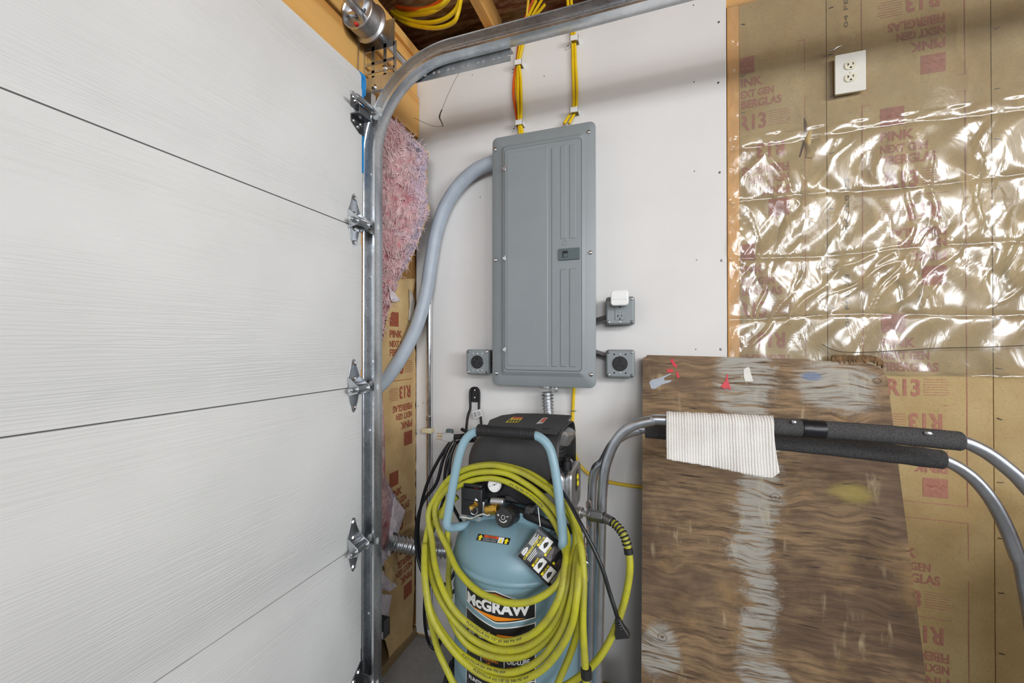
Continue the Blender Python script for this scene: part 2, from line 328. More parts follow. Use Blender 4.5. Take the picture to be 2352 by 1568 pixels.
# clear plug body
t = NT('clear_plug'); t.p(Base__Color=(.62, .62, .60), Roughness=.2, Alpha=.75); t.bump(t.noise(90, 3), .3, .002)
simple('far_wall', lin(200, 198, 192), .8, var=.04, scale=2)
simple('cobweb', lin(120, 112, 100), .9)

# ================================================================== the setting
XW, YB = -1.02, 1.60                       # inner face of the door wall, face of the back wall's drywall
fl = MB().box((-1.4, -4.8, -.08), (4.6, 1.75, 0)).build('floor', 'concrete', smooth=0); struct(fl, 'grey concrete garage floor')
wb = MB().box((-1.2, 1.72, 0), (4.6, 1.78, 2.75)).build('wall_back', 'sheet_wood', smooth=0); struct(wb, 'framed garage wall carrying drywall and kraft faced insulation')
dz0, dz1, DX0, DX1 = .015, 2.545, -1.005, .236
dry = MB().box((DX0, YB, dz0), (DX1, YB+.0125, dz1)).build('drywall_sheet', 'drywall', wb, smooth=0, bevel=.001); dry['label'] = 'white drywall sheet behind the electrical panel'
struct(MB().box((4.5, -4.8, 0), (4.6, 1.75, 2.75)).build('wall_right', 'far_wall', smooth=0)); struct(MB().box((-1.4, -4.9, 0), (4.6, -4.8, .9)).box((-1.4, -4.9, 2.45), (4.6, -4.8, 2.75)).build('wall_rear', 'far_wall', smooth=0))
for px in (DX1+.004, .515, .921, 1.33, 1.735, 2.15, -1.0):
    MB().box((px, YB+(.0135 if abs(px-.24) < .01 else .03), .04), (px+.038, 1.72, 2.47)).build('stud', 'pine_z', wb, smooth=0, bevel=.001)
MB().box((-1.2, YB+.0135, 2.47), (4.5, 1.72, 2.508)).build('top_plate', 'pine_x', wb, smooth=0, bevel=.001)
MB().box((-1.2, YB+.0005, 2.5085), (4.5, 1.72, 2.60)).build('top_plate', 'pine_x', wb, smooth=0, bevel=.001)
MB().box((-1.2, YB+.0135, 0), (4.5, 1.72, .038)).build('sill_plate', 'pine_x', wb, smooth=0)
for px, py in ((1593,12),(1651,51),(1594,188),(1650,190),(1595,393),(1653,396),(1600,597),(1657,598),(1655,802),(1290,5),(1100,133),(1085,172),(1103,453),(960,932),(972,925),(957,995),(1250,175),(1598,802)):
    p = at(px, py, Y=YB); r = .0042 if px > 1640 else .0024
    if p[2] < dz1 and DX0 < p[0] < DX1: MB().lathe([(r, .0), (r*.5, .0012)], p, -EY, 10).build('screw', 'dark_steel', wb)
# ceiling: sheathing over joists that run front to back
ce = MB().box((-1.4, -4.8, 2.72), (4.6, 1.75, 2.75)).build('ceiling', 'osb', smooth=0); struct(ce, 'open joist ceiling with rough sheathing boards')
for i in range(9):
    x = -.655 + .61*i
    MB().box((x-.019, -4.8, 2.615), (x+.019, 1.70, 2.7195)).build('joist', 'pine_y', ce, smooth=0, bevel=.0015)
jx = -.655 + .0195; jm = MB(); jm.text('SPF 2', (jx, 1.22, 2.63), EY, EZ, ht=.06); jm.build('grade_stamp', 'ink_black', ce, smooth=0)
# the wall that holds the garage door
wf = MB().box((-1.25, -4.8, 2.60), (-1.12, 1.75, 2.7195)).build('wall_left', 'sheet_wood', smooth=0); struct(wf, 'framed wall around the garage door opening')
MB().box((-1.12, -4.7, 2.205), (-.990, 1.598, 2.383)).build('header_beam', 'pine_y', wf, smooth=0, bevel=.002)
MB().box((-1.12, -4.7, 2.392), (-1.000, 1.598, 2.548)).build('header_beam', 'pine_y', wf, smooth=0, bevel=.002)
MB().box((-1.12, -4.7, 2.5485), (-.985, 1.598, 2.587)).build('top_plate', 'pine_y', wf, smooth=0, bevel=.002)
MB().box((-1.12, 1.185, .04), (-1.020, 1.262, 2.2045)).build('jamb_stud', 'pine_z', wf, smooth=0, bevel=.002)
MB().box((-1.12, 1.60, .04), (-1.030, 1.64, 2.2045)).build('corner_stud', 'pine_z', wf, smooth=0)
MB().box((-1.125, 1.18, .0), (-1.000, 1.60, .0385)).build('sill_plate', 'sill_wood', wf, smooth=0, bevel=.002)
MB().box((-1.19, 1.17, .0), (-1.122, 1.75, 2.55)).build('outer_sheathing', 'sheet_wood', wf, smooth=0)
tp = MB(); tp.box((-.990, 1.1665, 1.88), (-.9505, 1.1800, 2.215)); tp.prism([(1.150, 2.219), (1.186, 2.219), (1.190, 2.190), (1.186, 2.150), (1.1805, 2.150), (1.1795, 2.2)], (-.9495, 0, 0), EY, EZ, EX, .0008); tp.build('painters_tape', 'blue_tape', wf, smooth=0)['label'] = "strip of bright blue painter's tape along the door jamb"
MB().box((-.990, 1.1665, 1.71), (-.9520, 1.1765, 1.879)).build('weather_strip', 'white_plastic', wf, smooth=0); MB().box((-.990, 1.1665, 1.16), (-.9520, 1.1750, 1.705)).build('weather_strip', 'pine_z', wf, smooth=0); MB().box((-.990, 1.1665, .25), (-.9520, 1.1740, 1.155)).build('weather_strip', 'white_plastic', wf, smooth=0)

# ---- garage door: four sections with stamped ledges beside each joint
XD, YE = -.950, 1.165
seams = [.02, .612, 1.146, 1.684, 2.218]
door = thing('door_1', 'white sectional garage door with stamped wood grain', 'garage door', (XD-.02, -1.3, 0)); del door['category']; struct(door)
for a, b in zip(seams[:-1], seams[1:]):
    e = .0016; L = .052
    prof = [(0, a+e), (0, a+L), (.0030, a+L+.008), (.0030, b-L-.008), (0, b-L), (0, b-e), (-.006, b-e+.0004), (-.042, b-e), (-.042, a+e), (-.006, a+e)]
    prof = [(x, z) for x, z in prof]
    MB().prism([(x, z) for x, z in prof], (XD, -3.2, 0), EX, EZ, EY, YE+3.2).build('door_section', 'door_white', door, smooth=25)
def hinge(zc, barrel=True, low=False):
    "galvanised hinge over a joint, its roller running in the track"
    zy = lambda y, z: (y, zc+z)
    h = MB()
    up = [(1.108,.012),(1.100,.030),(1.112,.066),(1.118,.088),(1.127,.094),(1.136,.088),(1.142,.066),(1.158,.030),(1.172,.012)]
    dn = [(1.100,-.010),(1.112,-.052),(1.120,-.080),(1.127,-.086),(1.135,-.080),(1.146,-.052),(1.156,-.010)]
    h.prism([zy(*q) for q in up], (XD+.0005, 0, 0), EY, EZ, EX, .003); h.prism([zy(*q) for q in dn][::-1], (XD+.0005, 0, 0), EY, EZ, EX, .003)
    o = h.build('hinge', 'hinge_steel', door, bevel=.0006); o['label'] = 'galvanised steel hinge with a roller arm'
    b = MB(); q = [(XD+.0005, .034), (XD+.010, .030), (XD+.042, .006), (XD+.046, -.006), (XD+.040, -.018), (XD+.012, -.026), (XD+.0005, -.028)]
    for y in (1.100, 1.155): b.prism([(x, zc+z) for x, z in q], (0, y, 0), EX, EZ, EY, .003)
    b.box((XD+.0035, 1.100, zc-.010), (XD+.006, 1.158, zc+.014)); b.build('hinge_bracket', 'galv', o, bevel=.0006)
    MB().cyl((XD+.014, 1.104, zc+.010), (XD+.014, 1.155, zc+.010), .0075).build('barrel', 'hinge_steel', o)
    MB().cyl((XD+.030, 1.080, zc-.006), (XD+.030, 1.158, zc-.006), .0095).build('roller_sleeve', 'hinge_steel', o)
    r = MB().cyl((XD+.030, 1.074, zc-.006), (XD+.030, 1.200, zc-.006), .0055); r.build('roller_stem', 'bright_steel', o)
    MB().lathe([(.006,0),(.018,.0005),(.0225,.003),(.0225,.009),(.018,.0115),(.006,.012)], (XD+.030, 1.188, zc-.006), EY, 24).build('roller_wheel', 'nylon', o)
    for z in (.078, .026, -.024, -.070):
        MB().lathe([(.0085,0),(.0085,.001),(.006,.0045),(.002,.0055)], (XD+.0035, 1.128, zc+z), EX, 6).build('bolt', 'bright_steel', o, smooth=0)
    return o
for z in (1.698, 1.148, .622): hinge(z)
# top roller bracket
h = MB(); z0 = 2.065
h.prism([(1.108, z0+.060), (1.172, z0+.025), (1.172, z0+.020), (1.118, z0+.012), (1.108, z0+.012)], (XD+.003, 0, 0), EY, EZ, EX, .003)
h.prism([(1.108, z0-.015), (1.172, z0-.015), (1.172, z0-.060), (1.150, z0-.062), (1.108, z0-.040)], (XD+.003, 0, 0), EY, EZ, EX, .003)
h.box((XD+.003, 1.108, z0-.018), (XD+.036, 1.170, z0-.014)); h.box((XD+.003, 1.108, z0+.010), (XD+.03, 1.150, z0+.013)); h.box((XD+.034, 1.112, z0-.018), (XD+.037, 1.168, z0+.012))
o = h.build('top_bracket', 'dark_steel', door, bevel=.0006); o['label'] = 'dark steel top roller bracket'
MB().cyl((XD+.046, 1.085, z0+.020), (XD+.046, 1.165, z0+.020), .009).build('roller_sleeve', 'hinge_steel', o)
MB().cyl((XD+.046, 1.06, z0+.020), (XD+.046, 1.200, z0+.020), .0055).build('roller_stem', 'bright_steel', o)
MB().lathe([(.006,0),(.018,.0005),(.0225,.003),(.0225,.009),(.018,.0115),(.006,.012)], (XD+.046, 1.188, z0+.020), EY, 24).build('roller_wheel', 'nylon', o)
for y, z in ((1.120,.045),(1.128,.036),(1.122,-.033),(1.140,-.045),(1.155,-.03)): MB().lathe([(.007,0),(.007,.001),(.004,.004)], (XD+.006, y, z0+z), EX, 8).build('bolt', 'bright_steel', o)
# bottom corner bracket
h = MB(); h.prism([(1.095, .02), (1.172, .02), (1.172, .215), (1.160, .215), (1.095, .160)], (XD+.003, 0, 0), EY, EZ, EX, .003)
h.box((XD+.003, 1.169, .02), (XD+.034, 1.172, .17)); o = h.build('bottom_bracket', 'dark_steel', door, bevel=.0006)
for y, z in ((1.125,.176),(1.150,.190),(1.118,.125),(1.148,.128),(1.155,.10),(1.12,.085)): MB().lathe([(.008,0),(.008,.001),(.005,.005)], (XD+.006, y, z), EX, 6).build('bolt', 'bright_steel', o, smooth=0)
MB().lathe([(.006,0),(.018,.0005),(.0225,.003),(.0225,.009),(.018,.0115),(.006,.012)], (XD+.030, 1.188, .13), EY, 24).build('roller_wheel', 'nylon', o)
MB().cyl((XD+.030, 1.10, .13), (XD+.030, 1.200, .13), .0055).build('roller_stem', 'bright_steel', o)

# ---- track: vertical leg, quarter bend, horizontal run
trk = thing('door_track', 'galvanised garage door track curving from the jamb up to the ceiling', 'door track', (-.93, 1.2, 0))
XT, R0, ZC = -.928, .300, 1.945
path = [(XT, z) for z in (.02, .5, 1.0, 1.5, 1.9)]; tang = [(0, 1)]*5
for i in range(25):
    a = math.pi - math.pi/2*i/24; path.append((XT+R0+R0*math.cos(a), ZC+R0*math.sin(a))); tang.append((math.sin(a), -math.cos(a)))
path += [(XT+R0+.4, ZC+R0), (1.9, ZC+R0+.03)]; tang += [(1, 0), (1, 0)]
g = .0016
def sweep(mb, prof, i0, i1):
    V = []; n = len(prof); ks = list(range(i0, i1))
    for k in ks:
        (x, z), (tx, tz) = path[k], tang[k]; nx, nz = tz, -tx      # towards the room
        for a, b in prof: V.append((x+nx*a, b, z+nz*a))
    Fc = [(i*n+j, i*n+(j+1) % n, (i+1)*n+(j+1) % n, (i+1)*n+j) for i in range(len(ks)-1) for j in range(n)]
    Fc += [tuple(range(n-1, -1, -1)), tuple(range((len(ks)-1)*n, len(ks)*n))]
    mb.add(V, Fc)
W2 = .0255; yw = 1.222
ch = [(W2, 1.176), (W2, yw-.006), (W2-.006, yw), (.006, yw), (.003, yw-.004), (-.003, yw-.004), (-.006, yw), (-W2+.004, yw), (-W2, yw-.005), (-W2, 1.190), (-W2-.004, 1.186),
      (-W2-.004-g, 1.187), (-W2-g, 1.192), (-W2-g, yw-.004), (-W2+.004, yw+g), (-.006, yw+g), (-.003, yw-.004+g), (.003, yw-.004+g), (.006, yw+g), (W2-.005, yw+g), (W2+g, yw-.005), (W2+g, 1.176), (W2+.002, 1.173), (W2-.006, 1.173), (W2-.007, 1.176), (W2-.005, 1.1775)]
m = MB(); sweep(m, ch, 0, 5); m.build('vertical_rail', 'track_steel', trk, smooth=50)
m = MB(); sweep(m, ch, 4, len(path)); m.build('curved_rail', 'track_steel', trk, smooth=50)
MB().box((-1.019, yw+.002, .02), (-.957, yw+.0045, 2.19)).box((-.957-.0025, yw+.002, .02), (-.957, yw+.030, 2.19)).build('wall_angle', 'galv', trk, smooth=0, bevel=.0008)
for z in (1.90, 1.53, .98, .33): MB().lathe([(.007,0),(.007,.0015),(.004,.004)], (XT-.004, yw-.0005, z), -EY, 8).build('bolt', 'bright_steel', trk)
MB().box((-.903, 1.228, .255), (-.900, 1.262, .315)).box((-1.0, 1.259, .255), (-.900, 1.262, .315)).build('jamb_bracket', 'dark_steel', trk, smooth=0)
# flag bracket with slots, reinforcing angle with holes
fb = MB(); fb.box((-1.019, 1.226, 2.19), (-1.016, 1.262, 2.44)); fb.box((-1.016, 1.2255, 2.19), (-.985, 1.2285, 2.44)); fb.box((-.955, 1.2255, 2.19), (-.86, 1.2285, 2.245)); fb.box((-.985, 1.2255, 2.19), (-.955, 1.2285, 2.24))
for z in (2.255, 2.285, 2.335): fb.box((-.985, 1.2255, z), (-.86, 1.2285, z+.010))
for x in (-.955, -.905, -.864): fb.box((x, 1.2255, 2.24), (x+.012, 1.2285, 2.35))
fb.box((-.985, 1.2255, 2.345), (-.86, 1.2285, 2.43)); fb.build('flag_bracket', 'galv', trk, smooth=0)
pa = MB(); xs = -.97; hz = 2.196
pa.box((xs, 1.228, hz+.030), (-.43, 1.258, hz+.033)); pa.box((xs, 1.228, hz+.014), (-.43, 1.231, hz+.033)); pa.box((xs, 1.228, hz-.010), (-.43, 1.231, hz+.006))
x = xs
k = 0
while x < -.43:
    wdt = (.010, .026)[k % 2]; pa.box((x, 1.228, hz+.006), (min(x+wdt, -.43), 1.231, hz+.014)); x += wdt+.009; k += 1
pa.build('perforated_angle', 'galv', trk, smooth=0)
for x, z in ((-.900, 2.263), (-.945, 2.205)): MB().lathe([(.011,0),(.011,.002),(.008,.006),(.002,.008)], (x, 1.2265, z), -EY, 12).build('bolt', 'bright_steel', trk)
# ---- torsion shaft and cable drum
sh = thing('torsion_shaft', 'galvanised torsion shaft carrying the cable drum above the door', 'door shaft', (-.93, 1.1, 2.395))
SX, SZ = -.930, 2.395
MB().lathe([(.0127, 0), (.0127, 4.1)], (SX, -2.8, SZ), EY, 20).build('shaft', 'galv', sh); MB().cyl((SX+.0, 1.30, SZ), (SX, 1.42, SZ), .0125).build('shaft_end', 'galv', sh)
pf = [(.014, .020), (.020, .020), (.024, .016), (.050, .018), (.056, .002), (.0595, -.002), (.0615, .000), (.0615, .004)]
for i in range(9): pf += [(.0560, .0065+i*.0052), (.0590, .0075+i*.0052), (.0590, .0095+i*.0052), (.0560, .0105+i*.0052)]
pf += [(.060, .056), (.066, .060), (.0665, .064), (.064, .067), (.03, .068), (.016, .068)]
MB().lathe(pf, (SX, 1.118, SZ), EY, 48).build('cable_drum', 'drum_alloy', sh, smooth=20)
sp = MB()
for a in (35, 155, 275): sp.prism([(-.010, .012), (.010, .012), (.003, .048), (-.003, .048)], (SX, 1.124, SZ), (math.cos(math.radians(a)), 0, -math.sin(math.radians(a))), (math.sin(math.radians(a)), 0, math.cos(math.radians(a))), EY, .012)
sp.build('drum_spoke', 'galv', sh, smooth=0, bevel=.001); MB().lathe([(.006, 0), (.006, .008), (.003, .010)], (SX-.012, 1.134, SZ-.036), -EY, 10).build('paint_mark', 'red_plastic', sh)
MB().box((SX-.008, 1.108, SZ-.008), (SX+.010, 1.128, SZ+.012)).build('set_screw_collar', 'galv', sh, bevel=.002)
MB().tube([(SX-.050, 1.190, SZ), (SX-.054, 1.188, 2.2), (SX-.035, 1.182, 1.2), (SX-.033, 1.182, .1)], .0016, 6).build('lift_cable', 'bright_steel', sh)
# ================================================================== insulation on the back wall
YK = 1.612
def print_block(mb_text, mb_fine, T, xl, P, up=True):
    "one printed panel of the facing: logo, words, R value, fine print; P(x,z) -> point; block .255 x .30"
    H = .30
    def q(x, z): return P(xl + x, T - z) if up else P(xl + .255 - x, T - H + (0) + z - 0)
    def rect(mb, x0, z0, x1, z1): mb.add([q(x0, z1), q(x1, z1), q(x1, z0), q(x0, z0)], [(0, 1, 2, 3)])
    for z, x0, x1 in ((.0, .0, .255),): rect(mb_text, x0, z, x1, z+.0022)
    rect(mb_text, .047, H-.0012, .215, H); rect(mb_text, .253, 0, .2552, H); rect(mb_text, 0, 0, .0022, H)
    mb_text.grid(lambda u, v: q(.047+.060*u, .078-.058*v), 10, 10)
    for wd, x, z0, z1, s in ((.085, .047, .094, .124, 'PINK'), (.118, .047, .136, .162, 'NEXT GEN'), (.140, .047, .170, .199, 'FIBERGLAS'), (.082, .060, .221, .275, 'R13')):
        mb_text.text(s, None or (0,0,0), EX, EY, wd, z1-z0, bold=.034, fn=lambda a, b, x=x, z1=z1: q(x+a, z1-b))
    for i in range(7):
        rect(mb_fine, .150, .221+.0078*i, .150+(.062 if i % 3 else .055), .2228+.0078*i)
def logo_lines(mb, T, xl, P, up=True):
    def q(x, z): return P(xl + x, T - z) if up else P(xl + .255 - x, T - .30 + z)
    pts = [q(.053+.004*i, .052+.006*math.sin(i*1.3)*(1-i/16)) for i in range(13)]
    for a, b in zip(pts[:-1], pts[1:]):
        a, b = np.array(a), np.array(b); mb.add([a, b, b+(0, 0, .0012), a+(0, 0, .0012)], [(0, 1, 2, 3)])
def clipx(mb, lo, hi):
    "drop the faces that would run under the neighbouring stud"
    keep = []; mi = []
    for f in mb.f:
        xs = [mb.v[i][0] for i in f]
        if min(xs) >= lo and max(xs) <= hi: keep.append(f)
        elif min(xs) < hi and max(xs) > lo and len(f) == 4 and max(xs)-min(xs) > .003:
            for i in f: v = mb.v[i]; mb.v[i] = (min(max(v[0], lo), hi), v[1], v[2])
            keep.append(f)
    mb.f = keep; mb.mi = [0]*len(keep); return mb
bays = [(.279, .532, 2.303, 'narrow kraft faced batt between the bare stud and the outlet bay'), (.534, .940, 2.051, 'printed kraft faced batt behind the white duplex outlet'), (.942, 1.348, 1.85, 'kraft faced batt at the far right beyond the bent tubes'), (1.350, 1.756, 2.0, 'kraft faced batt behind the left half of the workbench'), (1.758, 2.164, 2.2, 'kraft faced batt behind the right half of the workbench')]
def bulge(x, x0, x1, z):
    s = (x-x0)/(x1-x0); return -.006*math.sin(math.pi*s)**.7 * (1 + .5*noise.noise((x*6, 0, z*4))) if 0 < s < 1 else 0
for x0, x1, T0, lab in bays:
    b = thing('insulation_batt', lab, 'insulation', ((x0+x1)/2, 1.65, .04), 'kraft faced batts in the back wall')
    def K(x, z, off=0.0, x0=x0, x1=x1): return (x, YK + .004 + bulge(x, x0, x1, z) - off, z)
    m = MB(); m.grid(lambda u, v: K(x0+(x1-x0)*u, .04+2.43*v), 36, 150, thick=(0, .05, 0)); m.build('kraft_facing', 'kraft', b, smooth=60)
    xl = (x0+x1)/2 - .1275 + (.016 if x0 > .5 else 0)
    if x0 < .5: xl = .217
    PP = lambda x, z: K(x, z, .0007)
    tm, fm, lm = MB(), MB(), MB()
    for k in range(-1, 5):
        T = T0 + .647*(1-k)
        for up, tt in ((True, T), (False, T-.30)):
            if tt > 2.47 or tt-.3 < .04: continue
            print_block(tm, fm, tt, xl, PP, up); logo_lines(lm, tt, xl, lambda x, z: K(x, z, .0011), up)
    if x0 < .5: clipx(tm, x0+.002, x1); clipx(fm, x0+.002, x1); clipx(lm, x0+.002, x1)
    tm.build('printing', 'ink_red', b, smooth=0)['kind'] = 'stuff'; fm.build('fine_print', 'ink_red', b, smooth=0)['kind'] = 'stuff'; lm.build('logo_script', 'ink_red_dark', b, smooth=0)['kind'] = 'stuff'
    if .5 < x0 < .9:
        dm = MB()
        for zc in (2.40, 1.74, 1.43): dm.text('04 FEB 23', (0,0,0), EX, EY, .17, .011, fn=lambda a, c, zc=zc: K(.575+.016-c, zc-.085+a, .0008))
        dm.build('date_stamp', 'date_ink', b, smooth=0)['kind'] = 'stuff'
    st = MB()
    for z in np.arange(.2, 2.45, .17):
        for x in (x0+.012,): zz = z + random.uniform(-.03, .03); st.box((x-.006, YK-.0012, zz), (x+.006, YK+.004, zz+.0012), Matrix.Rotation(random.uniform(-.5, .5), 3, 'Y'))
    st.build('staples', 'dark_steel', b, smooth=0)['kind'] = 'stuff'
# slits torn in the narrow batt's facing
nb_ = [o for o in bpy.data.objects if o.name == 'insulation_batt'][0]
for pts in ([(1847, 270), (1848, 300), (1844, 330), (1836, 358), (1838, 362), (1847, 334), (1851, 302), (1850, 270)],):
    l = [at(x, y, Y=1.6085) for x, y in pts]; MB().add(l, [tuple(range(len(l)))]).build('facing_slit', 'slit_dark', nb_, smooth=0)
m = MB(); m.grid(lambda u, v: at(1849+18*u+4*math.sin(v*9), 272+90*v, Y=1.6082-.010*math.sin(math.pi*u*.8)*math.sin(math.pi*v)), 6, 14); m.build('torn_flap', 'kraft', nb_, smooth=60)
# ---- clear film stapled over stud and facing
folds = [1.965, 1.777, 1.582, 1.380, 1.195]
cre = []
for i in range(150):
    zc = rng.uniform(1.2, 2.45) if rng.random() < .35 else rng.uniform(1.42, 1.97); xc = rng.uniform(.25, 1.30); ang = rng.normal(0, .30) + (.45 if zc < 1.6 else 0); L = rng.uniform(.05, .17); wdt = rng.uniform(.003, .013); h = rng.uniform(.0015, .0065) * (1 if zc < 2.02 else .4) * (1 if rng.random() < .75 else -1)
    cre.append((xc, zc, math.sin(ang), math.cos(ang), L, wdt, h))
for i in range(60):                          # small crinkles along the bare stud
    zc = rng.uniform(1.25, 2.4); cre.append((rng.uniform(.245, .285), zc, math.sin(rng.normal(0, .4)), math.cos(.3), rng.uniform(.015, .05), rng.uniform(.002, .005), rng.uniform(.002, .005)))
for xa, za, xb, zb in ((.615, 1.378, .735, 1.58), (.635, 1.378, .75, 1.58), (.53, 1.50, .40, 1.36), (.56, 1.95, .50, 1.80), (.80, 1.62, .78, 1.95), (.745, 1.59, .735, 1.80), (.93, 1.42, .98, 1.68), (.33, 2.0, .46, 1.74)):
    d = math.hypot(xb-xa, zb-za); cre.append(((xa+xb)/2, (za+zb)/2, (xb-xa)/d, (zb-za)/d, d*.55, .005, .009))
CR = np.array(cre)
nx, nz = 315, 300; fx0, fx1, fz0, fz1 = .243, 1.75, 1.195, 2.475
gx, gz = np.meshgrid(np.linspace(fx0, fx1, nx+1), np.linspace(fz0, fz1, nz+1)); hgt = np.zeros_like(gx)
for xc, zc, sx, cz, L, wdt, h in CR:
    dx, dz = gx-xc, gz-zc; a = dx*sx+dz*cz; c = dx*cz-dz*sx + .006*np.sin(a*40+xc*50)
    hgt += h*np.exp(-np.abs(c)/wdt)*np.clip(1-(a/L)**2, 0, 1)
for fz in folds:
    d = gz - fz - .006*np.sin(gx*9+fz*20); hgt += -.006*np.exp(-np.abs(d)/.006)
for fx in (.533, .941, 1.349):                      # stapled to the stud lines
    hgt *= 1-.75*np.exp(-((gx-fx)/.014)**2)
hgt += .0050*np.sin(gx*24+gz*5)*np.sin(gz*13-gx*5) + .0022*np.sin(gx*52+np.sin(gz*21)*2.5)*(gz < 2.0)
yf = 1.6005 - np.clip(hgt, -.008, .02) - .004
yf -= .006*np.exp(-((gx-fx0)/.05)**2)*0
m = MB(); q = nx+1; hx0, hz1 = at(1917, 122, Y=1.588)[[0, 2]]; hx1, hz0 = at(1989, 213, Y=1.588)[[0, 2]]
m.add(np.stack([gx, yf, gz], -1).reshape(-1, 3), [(j*q+i, j*q+i+1, (j+1)*q+i+1, (j+1)*q+i) for j in range(nz) for i in range(nx) if not (hx0-.003 < gx[j, i] < hx1-.003 and hz0 < gz[j, i] < hz1-.003)])
fo = m.build('plastic_film', 'film', smooth=180); tag(fo, 'clear crinkled plastic film stapled over the kraft insulation', 'plastic sheet')
# ---- duplex outlet on the kraft
op = [at(px, py, Y=1.588) for px, py in ((1918, 128), (1990, 115), (1987, 208), (1916, 218))]
ox0, ox1 = (op[0][0]+op[3][0])/2, (op[1][0]+op[2][0])/2; oz1, oz0 = (op[0][2]+op[1][2])/2, (op[2][2]+op[3][2])/2; oc = (ox0+ox1)/2
ol = thing('duplex_outlet', 'white duplex outlet with ivory sockets high on the kraft wall', 'outlet', (oc, 1.61, oz0))
MB().prism(rrect(ox0, oz0, ox1, oz1, .003, 2), (0, 1.585, 0), EX, EZ, EY, .0055).box((ox0+.006, 1.5905, oz0+.006), (ox1-.006, 1.612, oz1-.006)).build('cover_plate', 'plate_white', ol, bevel=.0015)
for zc in (oz0+(oz1-oz0)*.67, oz0+(oz1-oz0)*.36):
    s = MB().prism(rrect(oc-.0165, zc-.0135, oc+.0165, zc+.0135, .0125, 6), (0, 1.5815, 0), EX, EZ, EY, .0045).build('socket', 'ivory', ol, bevel=.0005)
    sl = MB().box((oc-.0085, 1.5805, zc-.001), (oc-.0065, 1.582, zc+.007)).box((oc-.0085, 1.5805, zc+.002), (oc-.0045, 1.582, zc+.0038)).box((oc+.005, 1.5805, zc), (oc+.007, 1.582, zc+.007)); sl.lathe([(.0028, 0), (.0028, .001)], (oc, 1.5805, zc-.0075), EY, 10); sl.build('slots', 'slot_black', s, smooth=0)['kind'] = 'stuff'
MB().lathe([(.0028, 0), (.0028, .001), (.001, .002)], (oc, 1.585, (oz0+oz1)/2), -EY, 10).build('screw', 'plate_white', ol)
# bent nail and stray wire
tag(MB().tube([at(x, y, Y=1.585) for x, y in ((1902, 117), (1915, 114), (1924, 108), (1936, 103))], [.0035, .003, .0015, .001], 8).build('bent_nail', 'bright_steel'), 'small bent nail above the white duplex outlet', 'nail')
tag(MB().tube(spline([at(x, y, Y=1.588) for x, y in ((1888, 790), (1906, 800), (1930, 807), (1975, 809), (2060, 805), (2160, 799), (2260, 797), (2352, 793), (2420, 790))], 6), .0012, 6).build('thin_wire', 'dark_steel'), 'thin dark wire strung across the kraft above the plywood', 'wire')

# ================================================================== insulation beside the door track (door wall, pink wool and torn kraft)
pb = thing('insulation_batt', 'torn pink fiberglass batt with kraft peeling off beside the door track', 'insulation', (-1.0, 1.42, .04))
yy = [262, 285, 305, 330, 350, 400, 450, 487, 520, 560, 600, 640, 680, 720, 760, 800]; xr = [893, 918, 940, 962, 984, 979, 980, 986, 972, 959, 941, 917, 906, 896, 884, 871]
def wool(u, v):
    py = 262 + (800-262)*v; px = np.interp(py, yy, xr) + 6*noise.noise(Vector((v*34, 2, 0))) + 4*noise.noise(Vector((v*80, 5, 0))); p0 = at(864, py, X=-1.005); Yr = 1.44 + .055*np.clip((px-900)/80, 0, 1); p1 = at(px, py, Y=Yr)
    p = p0 + (p1-p0)*u; n = nrm((.75, -.65, 0)); e = math.sin(math.pi*min(u*1.05, 1))**.6
    h = .020*e + e*.034*noise.fractal(Vector((u*2.6, v*11, 3.3)), 1.0, 2.1, 4) + e*.016*noise.noise(Vector((u*7, v*26, 1)))
    return p + n*h
m = MB(); m.grid(wool, 46, 150, thick=(-.05, .02, 0)); m.build('wool', 'pink_wool', pb, smooth=180)
fb = MB()
for i in range(620):
    u, v = rng.uniform(.02, 1.0), rng.uniform(.02, .95); p = np.array(wool(u, v)); n = nrm((.75, -.65, 0)); L = rng.uniform(.015, .065); d = nrm((rng.normal(0, .5), rng.normal(0, .5), rng.normal(0, 1)))
    d = nrm(d - n*np.dot(d, n)); c = nrm(np.cross(n, d)); s = rng.uniform(-.3, .3)
    fb.tube([p + n*(-.001+.011*math.sin(math.pi*k/4)*rng.uniform(.5, 1)) + d*L*(k/4-.5) + c*L*s*(k/4-.5)**2*4 for k in range(5)], [.0004, .0011, .0013, .001, .0004], 4, caps=False)
fo = fb.build('wool_fibres', 'wool_fibre', pb, smooth=180); fo['kind'] = 'stuff'
# kraft lip along the torn edge
def lip(u, v):
    py = 318 + (800-318)*v; px = np.interp(py, yy, xr); Yr = 1.452 + .055*np.clip((px-900)/80, 0, 1); w = 7*(.6+.5*noise.noise(Vector((v*22, 0, 5))))
    return at(px-3 + w*u, py, Y=Yr + .004*u)
m = MB(); m.grid(lip, 3, 70, thick=(0, .0015, 0)); m.build('kraft_lip', 'kraft_brown', pb, smooth=60)
